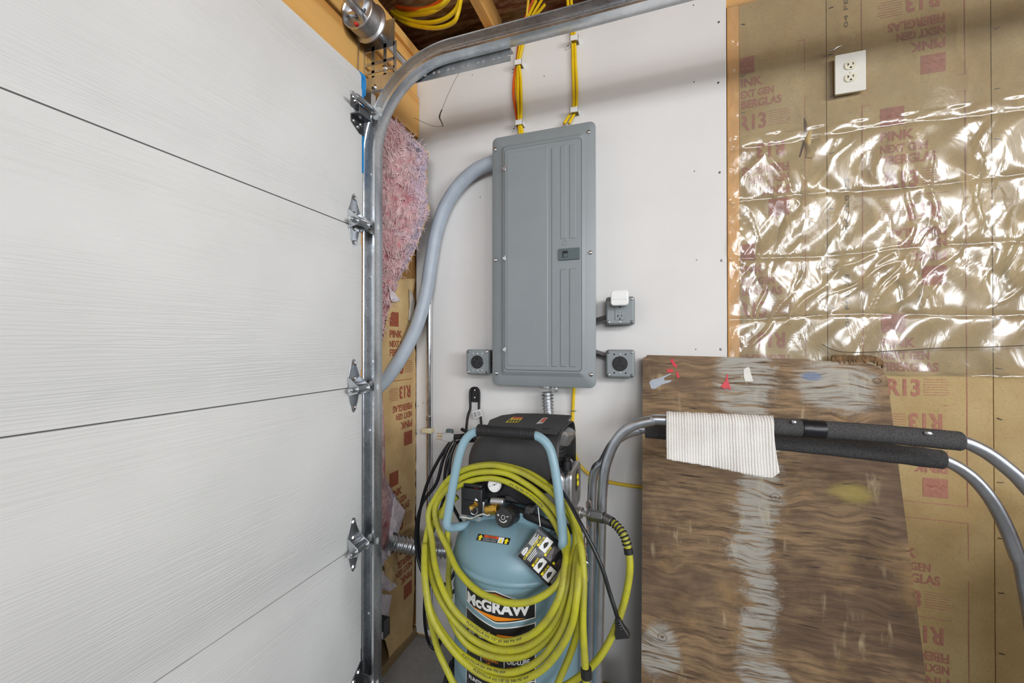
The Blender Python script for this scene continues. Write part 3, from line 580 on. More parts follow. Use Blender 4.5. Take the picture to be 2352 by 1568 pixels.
# lower facing
ky = [640, 700, 760, 830, 900, 1000, 1100, 1170, 1240, 1330, 1400, 1470, 1500, 1530]; kl = [912, 895, 882, 872, 868, 866, 868, 868, 868, 868, 872, 885, 893, 896]; kr = [950, 948, 950, 955, 955, 955, 955, 954, 953, 952, 950, 946, 930, 902]
def kf(px, py, off=0.0):
    s = np.clip((px-866)/90, 0, 1); X = -.999 - .004*s + .012*noise.noise(Vector((px*.02, py*.009, 2)))*math.sin(math.pi*min(max(s, .02), .98)) + .0035*noise.noise(Vector((px*.06, py*.04, 7))) + off
    return at(px, py, X=X)
def kfu(u, v):
    py = 640 + 890*v; a, b = np.interp(py, ky, kl), np.interp(py, ky, kr); b += 3*noise.noise(Vector((0, py*.05, 1))) + (9*noise.noise(Vector((0, py*.03, 4))) if py < 760 else 0); return kf(a + (b-a)*u, py)
m = MB(); m.grid(kfu, 22, 150, thick=(-.001, .0, 0)); kfo = m.build('kraft_facing', 'kraft_brown', pb, smooth=60)
tm, fm = MB(), MB()
def KX(y, z):     # point on the door-wall facing from wall coordinates (y along the wall, z)
    d = np.array((-1.0, y, z)) - EYE; t = d @ (-_B); px = CX + F*(d@_R)/t; py = CY - F*(d@_U)/t
    return kf(px, py, .0012)
for T in (1.44, .793):
    for up, tt in ((True, T), (False, T-.30)):
        if tt-.3 < .1: continue
        print_block(tm, fm, tt, 1.352, KX, up)
def clipreg(mb):
    keep = []
    for f in mb.f:
        ok = True
        for i in f:
            d = np.array(mb.v[i]) - EYE; t = d @ (-_B); px = CX + F*(d@_R)/t; py = CY - F*(d@_U)/t
            if not (700 < py < 1500 and px < np.interp(py, ky, kr)-2 and px > np.interp(py, ky, kl)+6): ok = False; break
        if ok: keep.append(f)
    mb.f = keep; mb.mi = [0]*len(keep); return mb
clipreg(tm).build('printing', 'ink_red_dark', pb, smooth=0)['kind'] = 'stuff'; clipreg(fm).build('fine_print', 'ink_red_dark', pb, smooth=0)['kind'] = 'stuff'
# wool showing through the rips low down
def rag(name, mat, pts, X, seed, fold=.014):
    pts = np.array(pts, float); c = pts.mean(0)
    def f(u, v):
        a = 2*math.pi*u; k = (u*len(pts)) % len(pts); i = int(k); p = pts[i % len(pts)]*(1-(k-i)) + pts[(i+1) % len(pts)]*(k-i); q = c + (p-c)*v
        return at(q[0], q[1], X=X + fold*(1-v**2)*(1+.9*noise.fractal(Vector((q[0]*.05, q[1]*.04, seed)), 1, 2, 3)) + .004*noise.noise(Vector((q[0]*.12, q[1]*.1, seed))))
    m = MB(); m.grid(f, 48, 8); return m.build(name, mat, pb, smooth=180)
rag('wool_rip', 'pink_wool', [(862, 900), (878, 905), (882, 960), (884, 1010), (880, 1075), (892, 1110), (915, 1150), (908, 1190), (905, 1235), (890, 1265), (862, 1290), (862, 1100)], -.992, 1, .020)
rag('wool_flap', 'wool_white', [(905, 1140), (931, 1172), (915, 1225), (902, 1222), (896, 1285), (890, 1280), (893, 1230), (897, 1180)], -.982, 2, .008)
rag('wool_rip', 'wool_white', [(862, 1262), (890, 1262), (895, 1280), (880, 1300), (862, 1305)], -.988, 3); rag('wool_rip', 'wool_white', [(862, 1305), (882, 1310), (912, 1345), (895, 1358), (876, 1352), (862, 1350)], -.988, 4)
rag('wool_rip', 'wool_white', [(862, 1362), (900, 1366), (893, 1410), (886, 1450), (884, 1470), (862, 1460)], -.990, 5)
rag('kraft_fold', 'kraft_brown', [(878, 1275), (905, 1270), (915, 1300), (900, 1345), (885, 1320)], -.984, 6, .012)
rag('kraft_tear', 'wool_white', [(893, 655), (920, 690), (906, 694), (898, 690)], -.985, 8, .004); rag('kraft_tear', 'gypsum_edge', [(940, 660), (953, 690), (950, 742), (938, 735), (941, 700)], -.992, 9, .003)
# cobweb strand hanging from the angle
cw = MB(); cw.tube(spline([at(x, y, Y=1.50) for x, y in ((1070, 143), (1050, 175), (1030, 215), (1014, 252), (1010, 280), (1017, 288))], 6), [.0008]*30 + [.0016], 5) if False else None
tag(MB().tube(spline([at(x, y, Y=1.50) for x, y in ((1072, 142), (1050, 175), (1030, 215), (1016, 250), (1011, 270), (1017, 289), (990, 288), (950, 270))], 6), .0009, 5).tube(spline([at(x, y, Y=1.499) for x, y in ((1015, 252), (1009, 268), (1014, 280), (1018, 290))], 6), .0024, 6).build('cobweb', 'cobweb'), 'dusty cobweb strand hanging below the perforated angle', 'cobweb')
# ================================================================== electrical panel
PX0, PX1, PZ0, PZ1, PY = -.602, -.202, 1.131, 2.096, 1.500
ep = thing('breaker_box', 'tall grey electrical breaker panel on the white drywall', 'breaker panel', (-.402, 1.55, PZ0))
MB().box((PX0+.022, 1.512, PZ0+.022), (PX1-.022, 1.5995, PZ1-.022)).build('panel_box', 'panel_gray', ep, bevel=.002)
def frame_rings(rings, mb):
    "rings: list of (inset, radius, y) rounded rectangles lofted one to the next"
    n = None; V = []
    for ins, r, y in rings:
        pl = rrect(PX0+ins, PZ0+ins, PX1-ins, PZ1-ins, r, 6); n = len(pl); V += [(a, y, b) for a, b in pl]
    k = len(rings); Fc = [(i*n+j, (i+1)*n+j, (i+1)*n+(j+1) % n, i*n+(j+1) % n) for i in range(k-1) for j in range(n)]; Fc.append(tuple(range((k-1)*n, k*n))); mb.add(V, Fc)
m = MB(); frame_rings([(.004, .02, 1.512), (.0, .022, 1.510), (.0, .022, 1.504), (.003, .02, 1.5015), (.036, .010, 1.5012), (.041, .009, 1.499), (.050, .008, 1.4895), (.055, .007, 1.488)], m); m.build('panel_cover', 'panel_gray', ep, smooth=50)
dl, dr, db, dt = at(1160, 600, Y=1.487)[0], at(1335, 600, Y=1.487)[0], PZ0+.062, PZ1-.062
MB().prism(rrect(dl-.0022, db-.0022, dr+.0022, dt+.0022, .012, 5), (0, 1.4875, 0), EX, EZ, EY, .0004).build('door_gap', 'panel_dark', ep, smooth=0)
pdr = MB().prism(rrect(dl, db, dr, dt, .011, 5), (0, 1.4855, 0), EX, EZ, EY, .0020).build('panel_door', 'panel_gray', ep, bevel=.0008); W_ = dr-dl
def rib(x0, x1, z0, z1, h=.0032):
    e = .0022; MB().add([(x0, 1.4855, z0), (x1, 1.4855, z0), (x1, 1.4855, z1), (x0, 1.4855, z1), (x0+e, 1.4855-h, z0+e), (x1-e, 1.4855-h, z0+e), (x1-e, 1.4855-h, z1-e), (x0+e, 1.4855-h, z1-e)], [(4,5,6,7), (0,1,5,4), (1,2,6,5), (2,3,7,6), (3,0,4,7)]).build('rib', 'panel_gray', pdr, smooth=0)
fx = lambda px: at(px, 700, Y=1.484)[0]
zt = dt-.020; zb = db+.014; zl1, zl0 = at(1300, 548, Y=1.484)[2], at(1300, 617, Y=1.484)[2]
rib(dl+.008, fx(1258), zb, zt+.006, .0014); rib(fx(1267), fx(1280), zb, zt, .0034)
for a, b in ((1287, 1301), (1308, 1323)): rib(fx(a), fx(b), zb, zl0, .0034); rib(fx(a), fx(b), zl1, zt, .0020)
lx0, lx1 = at(1283, 583, Y=1.48)[0], at(1331, 583, Y=1.48)[0]; lz = at(1305, 583, Y=1.48)[2]
la = MB().prism(rrect(lx0, lz-.021, lx1, lz+.021, .002, 2), (0, 1.4795, 0), EX, EZ, EY, .006).build('latch', 'panel_dark', ep, bevel=.001)
MB().box((lx0+.014, 1.4785, lz-.012), (lx0+.034, 1.480, lz+.012)).build('latch_recess', 'slot_black', la, smooth=0, bevel=.001); MB().box((lx0+.018, 1.4778, lz-.011), (lx0+.033, 1.4788, lz+.002)).build('latch_thumb', 'panel_dark', la, smooth=0, bevel=.001)
MB().torus((fx(1297), 1.4845, at(1297, 558, Y=1.485)[2]), EY, .008, .0008, 20, 6).build('knockout_mark', 'panel_gray', pdr)
for py in (387, 593, 803): z = at(1160, py, Y=1.486)[2]; MB().box((dl-.009, 1.4835, z-.006), (dl+.003, 1.4875, z+.006)).box((dl-.001, 1.481, z-.010), (dl+.004, 1.4855, z+.010)).build('door_hinge', 'galv', pdr, bevel=.001)
for px, py in ((1137, 343), (1352, 303), (1138, 597), (1356, 580), (1140, 857), (1358, 860)):
    p = at(px, py, Y=1.501); s = MB().lathe([(.0075, 0), (.0075, .0015), (.006, .0035), (.003, .0048)], p, -EY, 14); s.build('cover_screw', 'bright_steel', ep)
# ---- receptacle boxes
def rbox(name, label, px, py, plug, arm):
    c = at(px, py, Y=1.53); X, Z = c[0], c[2]; b = thing(name, label, 'outlet box', (X, 1.6, Z-.05), 'receptacle boxes beside the breaker panel'); h = .0505
    MB().prism(rrect(X-h+.002, Z-h+.002, X+h-.002, Z+h-.002, .008, 3), (0, 1.545, 0), EX, EZ, EY, .0545).build('steel_box', 'dark_steel', b, bevel=.0008)
    n = 4; V = []; rings = [(0, 1.5475), (0, 1.538), (.004, 1.5325), (.007, 1.531)]
    for ins, y in rings: V += [(a, y, q) for a, q in rrect(X-h+ins, Z-h+ins, X+h-ins, Z+h-ins, .010, n)]
    k = 4*(n+1); Fc = [(i*k+j, (i+1)*k+j, (i+1)*k+(j+1) % k, i*k+(j+1) % k) for i in range(3) for j in range(k)] + [tuple(range(3*k, 4*k))]
    MB().add(V, Fc).build('box_cover', 'panel_gray', b, smooth=45)
    for sx in (-1, 1):
        for sz in (-1, 1): MB().lathe([(.0055, 0), (.0055, .0012), (.003, .0028)], (X+sx*.041, 1.5315, Z+sz*.041), -EY, 10).build('cover_screw', 'bright_steel' if sx*sz > 0 else 'dark_steel', b)
    if plug == 'gfci':
        g = MB().prism(rrect(X-.0165, Z-.034, X+.0165, Z+.034, .002, 2), (0, 1.528, 0), EX, EZ, EY, .004).build('socket_face', 'panel_gray', b, bevel=.0006)
        s = MB()
        for z in (-.021, .021):
            s.box((X-.0085, 1.5272, Z+z-.003), (X-.0065, 1.5285, Z+z+.006)).box((X-.0085, 1.5272, Z+z+.001), (X-.0035, 1.5285, Z+z+.0028)).box((X+.005, 1.5272, Z+z-.001), (X+.007, 1.5285, Z+z+.006)); s.lathe([(.0028, 0), (.0028, .001)], (X, 1.5272, Z+z-.009), EY, 10)
        s.build('slots', 'slot_black', g, smooth=0)['kind'] = 'stuff'; MB().box((X-.008, 1.5265, Z-.008), (X+.008, 1.5285, Z-.001)).build('test_button', 'panel_gray', g, bevel=.0006)
        for z in (-.041, .041): MB().lathe([(.0035, 0), (.0035, .001), (.001, .002)], (X, 1.531, Z+z), -EY, 8).build('screw', 'bright_steel', b)
    else:
        R = .0265; s = MB().lathe([(R, 0), (R, .004), (R-.002, .006), (.004, .0062)], (X, 1.532, Z), -EY, 32).build('round_socket', 'black_plastic', b)
        q = MB()
        if plug == 'three_blade':
            q.box((X-.003, 1.5252, Z+.005), (X+.003, 1.5262, Z+.021))
            for a in (128, 232): q.box((X-.0028, 1.5252, Z+.006), (X+.0028, 1.5262, Z+.020), Matrix.Rotation(math.radians(a), 3, 'Y'), (X, 1.5257, Z))
            q.prism([(-.004, .003), (.004, .003), (0, -.005)], (X, 1.5252, Z), EX, EZ, EY, .001)
        else:
            q.box((X-.004, 1.5252, Z+.009), (X+.004, 1.5262, Z+.018)).box((X-.0150, 1.5252, Z-.012), (X-.0105, 1.5262, Z+.004)); q.lathe([(.0035, 0), (.0035, .001)], (X+.012, 1.5252, Z-.005), EY, 10)
        q.build('slots', 'slot_black', s, smooth=0)['kind'] = 'stuff'
        for sx in (-1, 0, 1):
            for sz in (-1, 1): MB().lathe([(.003, 0), (.003, .0008), (.001, .0018)], (X+sx*.020, 1.531, Z+sz*.0335), -EY, 8).build('screw', 'bright_steel' if plug != 'three_blade' or sx == 0 else 'slot_black', b)
    if arm: MB().tube([np.array(arm[0]), np.array(arm[1])], .012, 8).build('offset_nipple', 'dark_steel', b, smooth=0)
    return X, Z
X, Z = rbox('outlet_box', 'grey outlet box with round black socket left of the breaker panel', 1096, 831, 'dryer', ((-.584, 1.573, 1.219), (-.634, 1.573, 1.219)))
X, Z = rbox('outlet_box', 'grey outlet box with three angled slots, lower right of the breaker panel', 1424, 835, 'three_blade', ((-.226, 1.565, 1.262), (-.168, 1.570, 1.243)))
X, Z = rbox('outlet_box', 'grey outlet box with square socket under the white plug in device', 1424, 713, 'gfci', ((-.226, 1.565, 1.372), (-.168, 1.570, 1.388)))
c = at(1423, 684, Y=1.49); dv = thing('plug_in_device', 'small white rounded plug in device in the upper grey outlet box', 'plug in device', (c[0], 1.51, c[2]-.028))
MB().prism(rrect(c[0]-.030, c[2]-.027, c[0]+.030, c[2]+.027, .011, 5), (0, 1.482, 0), EX, EZ, EY, .030).build('device_body', 'white_plastic', dv, bevel=.004, seg=3)
MB().box((c[0]-.028, 1.4815, c[2]-.006), (c[0]+.028, 1.4825, c[2]-.005)).build('seam_line', 'nylon', dv, smooth=0); MB().box((c[0]-.012, 1.511, c[2]-.022), (c[0]+.012, 1.5282, c[2]+.018)).build('plug_base', 'white_plastic', dv)
# ---- conduits
cg = thing('grey_conduit', 'thick pale grey conduit sweeping from the breaker panel into the wall corner', 'conduit', at(985, 620, Y=1.55))
cp = [(1150, 371, 1.55), (1125, 376, 1.55), (1090, 393, 1.555), (1055, 425, 1.56), (1025, 470, 1.56), (1003, 530, 1.56), (990, 600, 1.558), (980, 665, 1.55), (962, 735, 1.53), (938, 790, 1.48), (905, 845, 1.41), (870, 886, 1.335), (845, 905, 1.29)]
P = np.array([at(*q[:2], Y=q[2]) for q in cp]); P[-1][0] = min(P[-1][0], -1.03); MB().tube(spline(P, 6), .0285, 18).build('conduit_pipe', 'conduit_pvc', cg)
p = at(1003, 563, Y=1.59); MB().box((p[0]-.007, 1.560, p[2]-.024), (p[0]+.007, 1.5995, p[2]+.024)).build('strap_ear', 'galv', cg, bevel=.002)
em = thing('steel_conduit', 'thin shiny steel conduit running straight down the drywall to the floor', 'conduit', at(987, 1400, Y=1.583)); xe = at(986, 900, Y=1.583)[0]
MB().cyl((xe, 1.583, .06), (xe, 1.583, 1.66), .0125, 18).build('conduit_pipe', 'emt', em); z = at(981, 990, Y=1.57)[2]
MB().box((xe-.030, 1.566, z-.010), (xe+.018, 1.5995, z+.012)).build('pipe_strap', 'cream_plastic', em, bevel=.004); MB().lathe([(.0145, 0), (.0145, .02)], (xe, 1.583, z+.045), EZ, 18).build('coupling', 'emt', em)
def flex(name, label, P, r, pitch, parent_loc):
    o = thing(name, label, 'conduit', parent_loc); P = spline(np.array(P), 40); L = np.concatenate([[0], np.cumsum(np.linalg.norm(np.diff(P, axis=0), axis=1))]); n = int(L[-1]/pitch*7); s = np.linspace(0, L[-1], n); Q = np.stack([np.interp(s, L, P[:, i]) for i in range(3)], 1)
    MB().tube(Q, r*(1+.13*np.cos(2*math.pi*s/pitch)), 18).build('corrugated_sleeve', 'galv', o, smooth=60); return o
xf, zf = at(1257, 905, Y=1.548)[0], PZ0
fx1 = flex('flexible_conduit', 'corrugated steel conduit dropping from the bottom of the breaker panel', [(xf, 1.550, 1.105), (xf+.003, 1.550, 1.04), (xf+.010, 1.552, .95), (xf+.01, 1.552, .80), (xf-.02, 1.553, .55), (xf-.16, 1.553, .478), (xf-.33, 1.550, .476)], .0215, .0125, (xf, 1.55, .55))
MB().lathe([(.027, 0), (.027, .020), (.024, .022), (.024, .028)], (xf, 1.548, PZ0+.021), -EZ, 20).build('connector', 'galv', fx1); MB().lathe([(.009, 0), (.009, .012)], (xf+.030, 1.545, 1.118), -EY, 12).box((xf+.018, 1.538, 1.108), (xf+.042, 1.546, 1.128)).build('clamp_screw', 'bright_steel', fx1, bevel=.001)
fx2 = flex('flexible_conduit', 'corrugated steel conduit poking through the torn insulation near the floor', [at(900, 1246, Y=1.395), at(935, 1252, Y=1.44), at(975, 1259, Y=1.50), at(1030, 1264, Y=1.545)], .031, .017, at(935, 1252, Y=1.44))
a, b = at(880, 1242, Y=1.362), at(902, 1246, Y=1.397); MB().lathe([(.030, 0), (.034, .002), (.034, .012), (.031, .014), (.031, .045)], a, b-a, 20).build('connector', 'galv', fx2)
# ---- yellow and orange cables down the drywall
def cable(pts, mat, label, Y=1.588, r=.0056, group=None, flat=None):
    P = spline(np.array([at(q[0], q[1], Y=(q[2] if len(q) > 2 else Y)) for q in pts]), 8)
    o = MB().tube(P, r, 10).build('electrical_cable', mat); return tag(o, label, 'cable', group)
G1 = 'left bundle of cables above the breaker panel'
LB = [(-7, 0, 1.590, 0), (-2, 4, 1.580, -2), (2, -4, 1.591, 3), (5, 3, 1.578, 2), (8, -2, 1.589, 5)]
top = [(1243, -40, 1.57), (1232, 0, 1.57), (1216, -30, 1.57), (1262, -30, 1.57), (1252, 10, 1.57)]
for i, (dx, bow, Y, bx) in enumerate(LB):
    cable([(top[i][0], top[i][1], 1.55), (1206+dx*.9, 60, 1.585), (1195+dx*.6, 110, Y), (1190+dx*.45, 143, Y), (1188+dx+bow, 180, Y), (1188+dx*1.25+bow, 215, Y), (1191+dx+bow*.5, 250, Y), (1193+dx*.5, 283, Y), (1196+bx*1.1, 312, 1.57)], 'cable_orange' if i == 0 else 'cable_yellow', ('orange cable in the left bundle above the breaker panel', 'leftmost yellow cable in the left bundle above the breaker panel', 'second yellow cable from the left in the left bundle', 'third yellow cable from the left in the left bundle', 'rightmost yellow cable in the left bundle above the breaker panel')[i], group=G1)
for i, dx in enumerate((-4, 4)):
    cable([(1306+dx, -30, 1.57), (1311+dx, 40, 1.586), (1317+dx*.7, 85, 1.589), (1319+dx*.8, 150, 1.590), (1321+dx, 200, 1.590), (1320+dx*.8, 250, 1.590), (1312+dx*1.2, 266, 1.586), (1301+dx*1.4, 284, 1.575)], 'cable_yellow', ('left', 'right')[i] + ' one of the two yellow cables in the right pair above the breaker panel', group='right pair of cables above the breaker panel')
for px, py, lab in ((1190, 143, 'white cable clip holding the upper part of the left cable bundle'), (1192, 281, 'white cable clip holding the left bundle just above the breaker panel'), (1319, 87, 'white cable clip at the top of the right cable pair'), (1319, 252, 'white cable clip holding the right cable pair above the breaker panel')):
    c = at(px, py, Y=1.57); k = thing('cable_clip', lab, 'cable clip', (c[0], 1.598, c[2]-.01), 'white cable clips on the drywall')
    MB().box((c[0]-.017, 1.566, c[2]-.010), (c[0]+.017, 1.570, c[2]+.010)).box((c[0]-.017, 1.566, c[2]-.010), (c[0]-.013, 1.599, c[2]+.010)).box((c[0]+.013, 1.566, c[2]-.010), (c[0]+.017, 1.599, c[2]+.010)).build('clip_body', 'white_plastic', k, bevel=.0015)
    MB().prism([(-.017, -.010), (-.017, .008), (-.030, -.014), (-.036, -.020)], (c[0], 1.592, c[2]), EX, EZ, EY, .007).build('clip_foot', 'white_plastic', k, smooth=0); MB().lathe([(.003, 0), (.003, .002)], (c[0]-.028, 1.592, c[2]-.010), -EY, 8).build('nail', 'dark_steel', k)
cable([(1318, 870, 1.57), (1318, 895, 1.585), (1316, 940, 1.592), (1314, 985, 1.592), (1316, 1025, 1.592), (1327, 1060, 1.592), (1346, 1083, 1.592), (1375, 1100, 1.592), (1420, 1111, 1.592), (1480, 1119, 1.592), (1560, 1125, 1.592)], 'cable_yellow', 'yellow cable hanging below the breaker panel and bending behind the plywood', r=.0062)
for px, py, v, lab in ((1317, 943, 0, 'cable staple over the vertical run of the lower yellow cable'), (1397, 1107, 1, 'cable staple over the level run of the lower yellow cable')):
    c = at(px, py, Y=1.588); e = np.array((.009, 0, 0)) if not v else np.array((0, 0, .010)); tag(MB().tube([c-e+(0, .011, 0), c-e*.95+(0, -.004, 0), c-e*.6+(0, -.0065, 0), c+e*.6+(0, -.0065, 0), c+e*.95+(0, -.004, 0), c+e+(0, .011, 0)], .0018, 6).build('cable_staple', 'galv'), lab, 'cable staple')
# ---- cables draped overhead
def over(pts, mat, lab, r=.0075): return cable(pts, mat, lab, r=r, Y=1.42)
over([(870, -30, 1.52), (918, 22, 1.50), (945, 27, 1.47), (985, 22, 1.42), (1015, 10, 1.40), (1035, -15, 1.40)], 'cable_yellow', 'uppermost yellow cable draped under the ceiling boards')
over([(880, -10, 1.52), (920, 32, 1.50), (955, 34, 1.46), (990, 28, 1.42), (1020, 10, 1.41), (1040, -15, 1.40)], 'cable_yellow', 'second yellow cable from the top under the ceiling boards')
over([(860, -20, 1.53), (905, 30, 1.50), (945, 48, 1.47), (985, 52, 1.43), (1022, 43, 1.41), (1048, 20, 1.40), (1058, -10, 1.40)], 'cable_yellow', 'third yellow cable sagging under the ceiling boards')
over([(870, 0, 1.53), (920, 46, 1.50), (960, 60, 1.46), (1005, 64, 1.42), (1040, 52, 1.40), (1052, 30, 1.39), (1060, -10, 1.39)], 'cable_yellow', 'lowest yellow cable sagging under the ceiling boards')
over([(850, -40, 1.53), (900, 8, 1.50), (940, 20, 1.46), (985, 18, 1.43), (1030, -10, 1.40)], 'cable_orange', 'orange cable draped under the ceiling boards')
# ---- black wall hook with a price tag
c = at(1090, 910, Y=1.59); hk = thing('wall_hook', 'black two pronged wall hook with a small white tag', 'wall hook', (c[0], 1.598, c[2]-.06))
MB().prism(rrect(c[0]-.019, c[2]-.024, c[0]+.019, c[2]+.029, .008, 4), (0, 1.588, 0), EX, EZ, EY, .0115).build('hook_plate', 'black_plastic', hk, bevel=.002)
for py in (896, 913): p = at(1090, py, Y=1.587); MB().lathe([(.0042, 0), (.0042, .001), (.002, .002)], p, -EY, 10).build('screw', 'bright_steel', hk)
wire = [(1080, 1000, 1.44), (1075, 1012, 1.46), (1072, 1015, 1.53), (1070, 1000, 1.565), (1073, 965, 1.575), (1076, 950, 1.58), (1080, 938, 1.583), (1080, 915, 1.584), (1080.5, 899, 1.584), (1084, 892, 1.584), (1090, 890.5, 1.584), (1096, 892, 1.584), (1100, 899, 1.584), (1100.5, 915, 1.584), (1100, 937, 1.583), (1103, 952, 1.58), (1105, 970, 1.575), (1106, 1000, 1.565), (1108, 1015, 1.53), (1112, 1012, 1.46), (1118, 1000, 1.44)]
MB().tube(spline([at(*q[:2], Y=q[2]) for q in wire], 6), .0052, 10).build('hook_wire', 'rubber', hk)
tc = at(1097, 950, Y=1.566); ra = Matrix.Rotation(math.radians(-22), 3, 'Y'); e1 = np.array(ra @ Vector((1, 0, 0))); e2 = np.array(ra @ Vector((0, 0, 1)))
tg = MB().prism(rrect(-.021, -.0145, .021, .0145, .003, 3), tc, e1, e2, EY, .0006).build('price_tag', 'label_white', hk, smooth=0)
bc = MB()
for i in range(6): bc.prism([(-.017, -.009+i*.0034), (-.006, -.009+i*.0034), (-.006, -.0072+i*.0034), (-.017, -.0072+i*.0034)], tc-EY*.0006, e1, e2, EY, .0003)
for i in range(5): bc.prism([(-.002, .008-i*.004), (.012+(i % 2)*.004, .008-i*.004), (.012+(i % 2)*.004, .0065-i*.004), (-.002, .0065-i*.004)], tc-EY*.0006, e1, e2, EY, .0003)
bc.build('barcode', 'ink_black', tg, smooth=0)
# ================================================================== air compressor (faces straight out from the wall)
TX, TY, TR = -.378, 1.139, .180
ac = thing('air_compressor', 'pale blue upright air compressor standing below the breaker panel', 'air compressor', (TX, TY, 0))
pf = [(.02, .085), (.10, .095), (.15, .115), (.175, .15), (TR, .19), (TR, .688), (TR+.0045, .6925), (TR+.005, .698), (TR+.0025, .7035), (TR-.001, .7055)] + [(TR*math.cos(a)**.9, .7055+.118*math.sin(a)) for a in np.linspace(.04, 1.5, 16)]
tank = MB().lathe(pf, (TX, TY, 0), EZ, 64).build('tank', 'tank_blue', ac, smooth=40)
def cyl(phi, z, r): return np.array((TX + r*math.sin(phi), TY - r*math.cos(phi), z))
def band(mb, p0, p1, top, bot, r, n=40):
    "piece of label on the tank between angles p0..p1; top/bot = [(phi, z)]"
    ph = np.linspace(p0, p1, n+1); zt = np.interp(ph, *zip(*top)); zb = np.interp(ph, *zip(*bot)); D = math.radians
    V = [cyl(D(a), z, r) for a, z in zip(ph, zb)] + [cyl(D(a), z, r) for a, z in zip(ph, zt)]; mb.add(V, [(i, i+1, n+2+i, n+1+i) for i in range(n)]); return mb
P0, P1 = -29.2, 33.0
s_top, s_bot = [(P0, .6635), (1, .679), (P1, .6515)], [(P0, .625), (1, .5985), (P1, .615)]
g = lambda L, d: [(a, z+d) for a, z in L]
lb = MB(); band(lb, P0, P1, s_top, s_bot, TR+.0006); lb = lb.build('front_label', 'label_white', tank, smooth=60)
band(MB(), P0+.9, P1-.9, g(s_top, -.0032), g(s_bot, .0032), TR+.0009).build('label_shield', 'label_black', tank, smooth=60)
l2t = [(P0, .6112), (1, .5888), (P1, .6053)]
band(MB(), P0, P1, l2t, [(P0, .30), (P1, .30)], TR+.0006).build('label_border', 'label_white', tank, smooth=60)
band(MB(), P0+.9, P1-.9, g(l2t, -.0032), [(P0, .303), (P1, .303)], TR+.0009).build('label_panel', 'label_black', tank, smooth=60)
om = MB(); band(om, -18, 21, [(-18, .666), (1, .672), (21, .6565)], [(-18, .6655), (1, .656), (21, .656)], TR+.0012); band(om, -22, 24, [(-22, .621), (1, .6165), (24, .6172)], [(-22, .6205), (1, .605), (24, .6168)], TR+.0012); om.build('label_chevron', 'label_orange', tank, smooth=60)['kind'] = 'stuff'
def ctext(mb, s, ph0, z0, wd, ht, bold=.02, r=.0015): return mb.text(s, (0,0,0), EX, EY, wd, ht, bold=bold, fn=lambda x, y: cyl(math.radians(ph0) + x/TR, z0+y, TR+r))
wm = MB(); A = lambda d: math.radians(d)*TR
ctext(wm, 'McGRAW', -27, .6235, A(55.5), .0295, .045); ctext(wm, '20 GAL', -25.5, .551, A(24), .024, .03); wm.build('lettering', 'label_white', tank, smooth=0)['kind'] = 'stuff'
om = MB(); band(om, 2, 30, [(2, .573), (30, .573)], [(2, .545), (30, .545)], TR+.0012); ctext(om, '90 PSI', -22, .505, A(9), .008); ctext(om, 'RUNNING\n    HP', -10, .4905, A(13), .019); ctext(om, 'LONG LIFE', 10.5, .490, A(15), .007); band(om, -26, -24.4, [(-26, .402), (-24.4, .402)], [(-26, .388), (-24.4, .388)], TR+.0012); om.build('lettering', 'label_orange', tank, smooth=0)['kind'] = 'stuff'
wm = MB(); ctext(wm, 'OIL-LUBE', 10, .503, A(18), .014, .04); ctext(wm, 'RUNTIME', -25, .432, A(18), .010, .03); ctext(wm, 'TALL RUN', -23.6, .388, A(16), .009, .03)
band(wm, P0+.9, P1-.9, [(P0, .462), (P1, .462)], [(P0, .459), (P1, .459)], TR+.0013); band(wm, -12.4, -11.6, [(-13, .54), (-11, .54)], [(-13, .462), (-11, .462)], TR+.0013); band(wm, 7.6, 8.4, [(7, .54), (9, .54)], [(7, .462), (9, .462)], TR+.0013); wm.build('lettering', 'label_white', tank, smooth=0)['kind'] = 'stuff'
# caution label on the dome
def dome(px, py, off=.001):
    d = ray(px, py); t = .8
    for _ in range(4000):
        p = EYE + d*t; r = math.hypot(p[0]-TX, p[1]-TY); z = p[2]
        if r < TR:
            a = math.acos(min(1, (r/TR)**(1/.9))); zs = .7055+.118*math.sin(a)
            if z <= zs + off: return p
        t += .0004
    return EYE + d*1.1
wl = [(1099, 1225), (1173, 1236), (1168, 1251), (1093, 1240)]
def wq(u, v, o): a, b, c_, d_ = (np.array(q, float) for q in wl); q = (a*(1-u)+b*u)*(1-v) + (d_*(1-u)+c_*u)*v; return dome(q[0], q[1], o)
def wrect(mb, u0, v0, u1, v1, o, n=8):
    V = [wq(u0+(u1-u0)*i/n, v, o) for v in (v1, (v0+v1)/2, v0) for i in range(n+1)]; mb.add(V, [(k*(n+1)+i, k*(n+1)+i+1, (k+1)*(n+1)+i+1, (k+1)*(n+1)+i) for k in range(2) for i in range(n)]); return mb
wrect(MB(), 0, 0, 1, 1, .0010).build('caution_label', 'label_black', tank, smooth=60); wrect(MB(), .20, .06, .64, .36, .0018).build('caution_stripe', 'label_red', tank, smooth=60)
ym = MB()
for u in (.10, .90): ym.add([wq(u+a, v, .0022) for a, v in ((-.075, .5), (-.035, .5), (-.035, .92), (.035, .92), (.035, .5), (.075, .5), (0, .08))], [(0, 1, 2, 3, 4, 5, 6)])
ym.add([wq(.73+a, v, .0024) for a, v in ((-.05, .85), (.05, .85), (0, .2))], [(0, 1, 2)]); wrect(MB(), .645, .06, .815, .94, .0016).build('caution_panel', 'label_white', tank, smooth=60); ym.build('caution_arrows', 'label_yellow', tank, smooth=0)['kind'] = 'stuff'
wm = MB(); V2 = lambda u, v: wq(u, v, .0024)
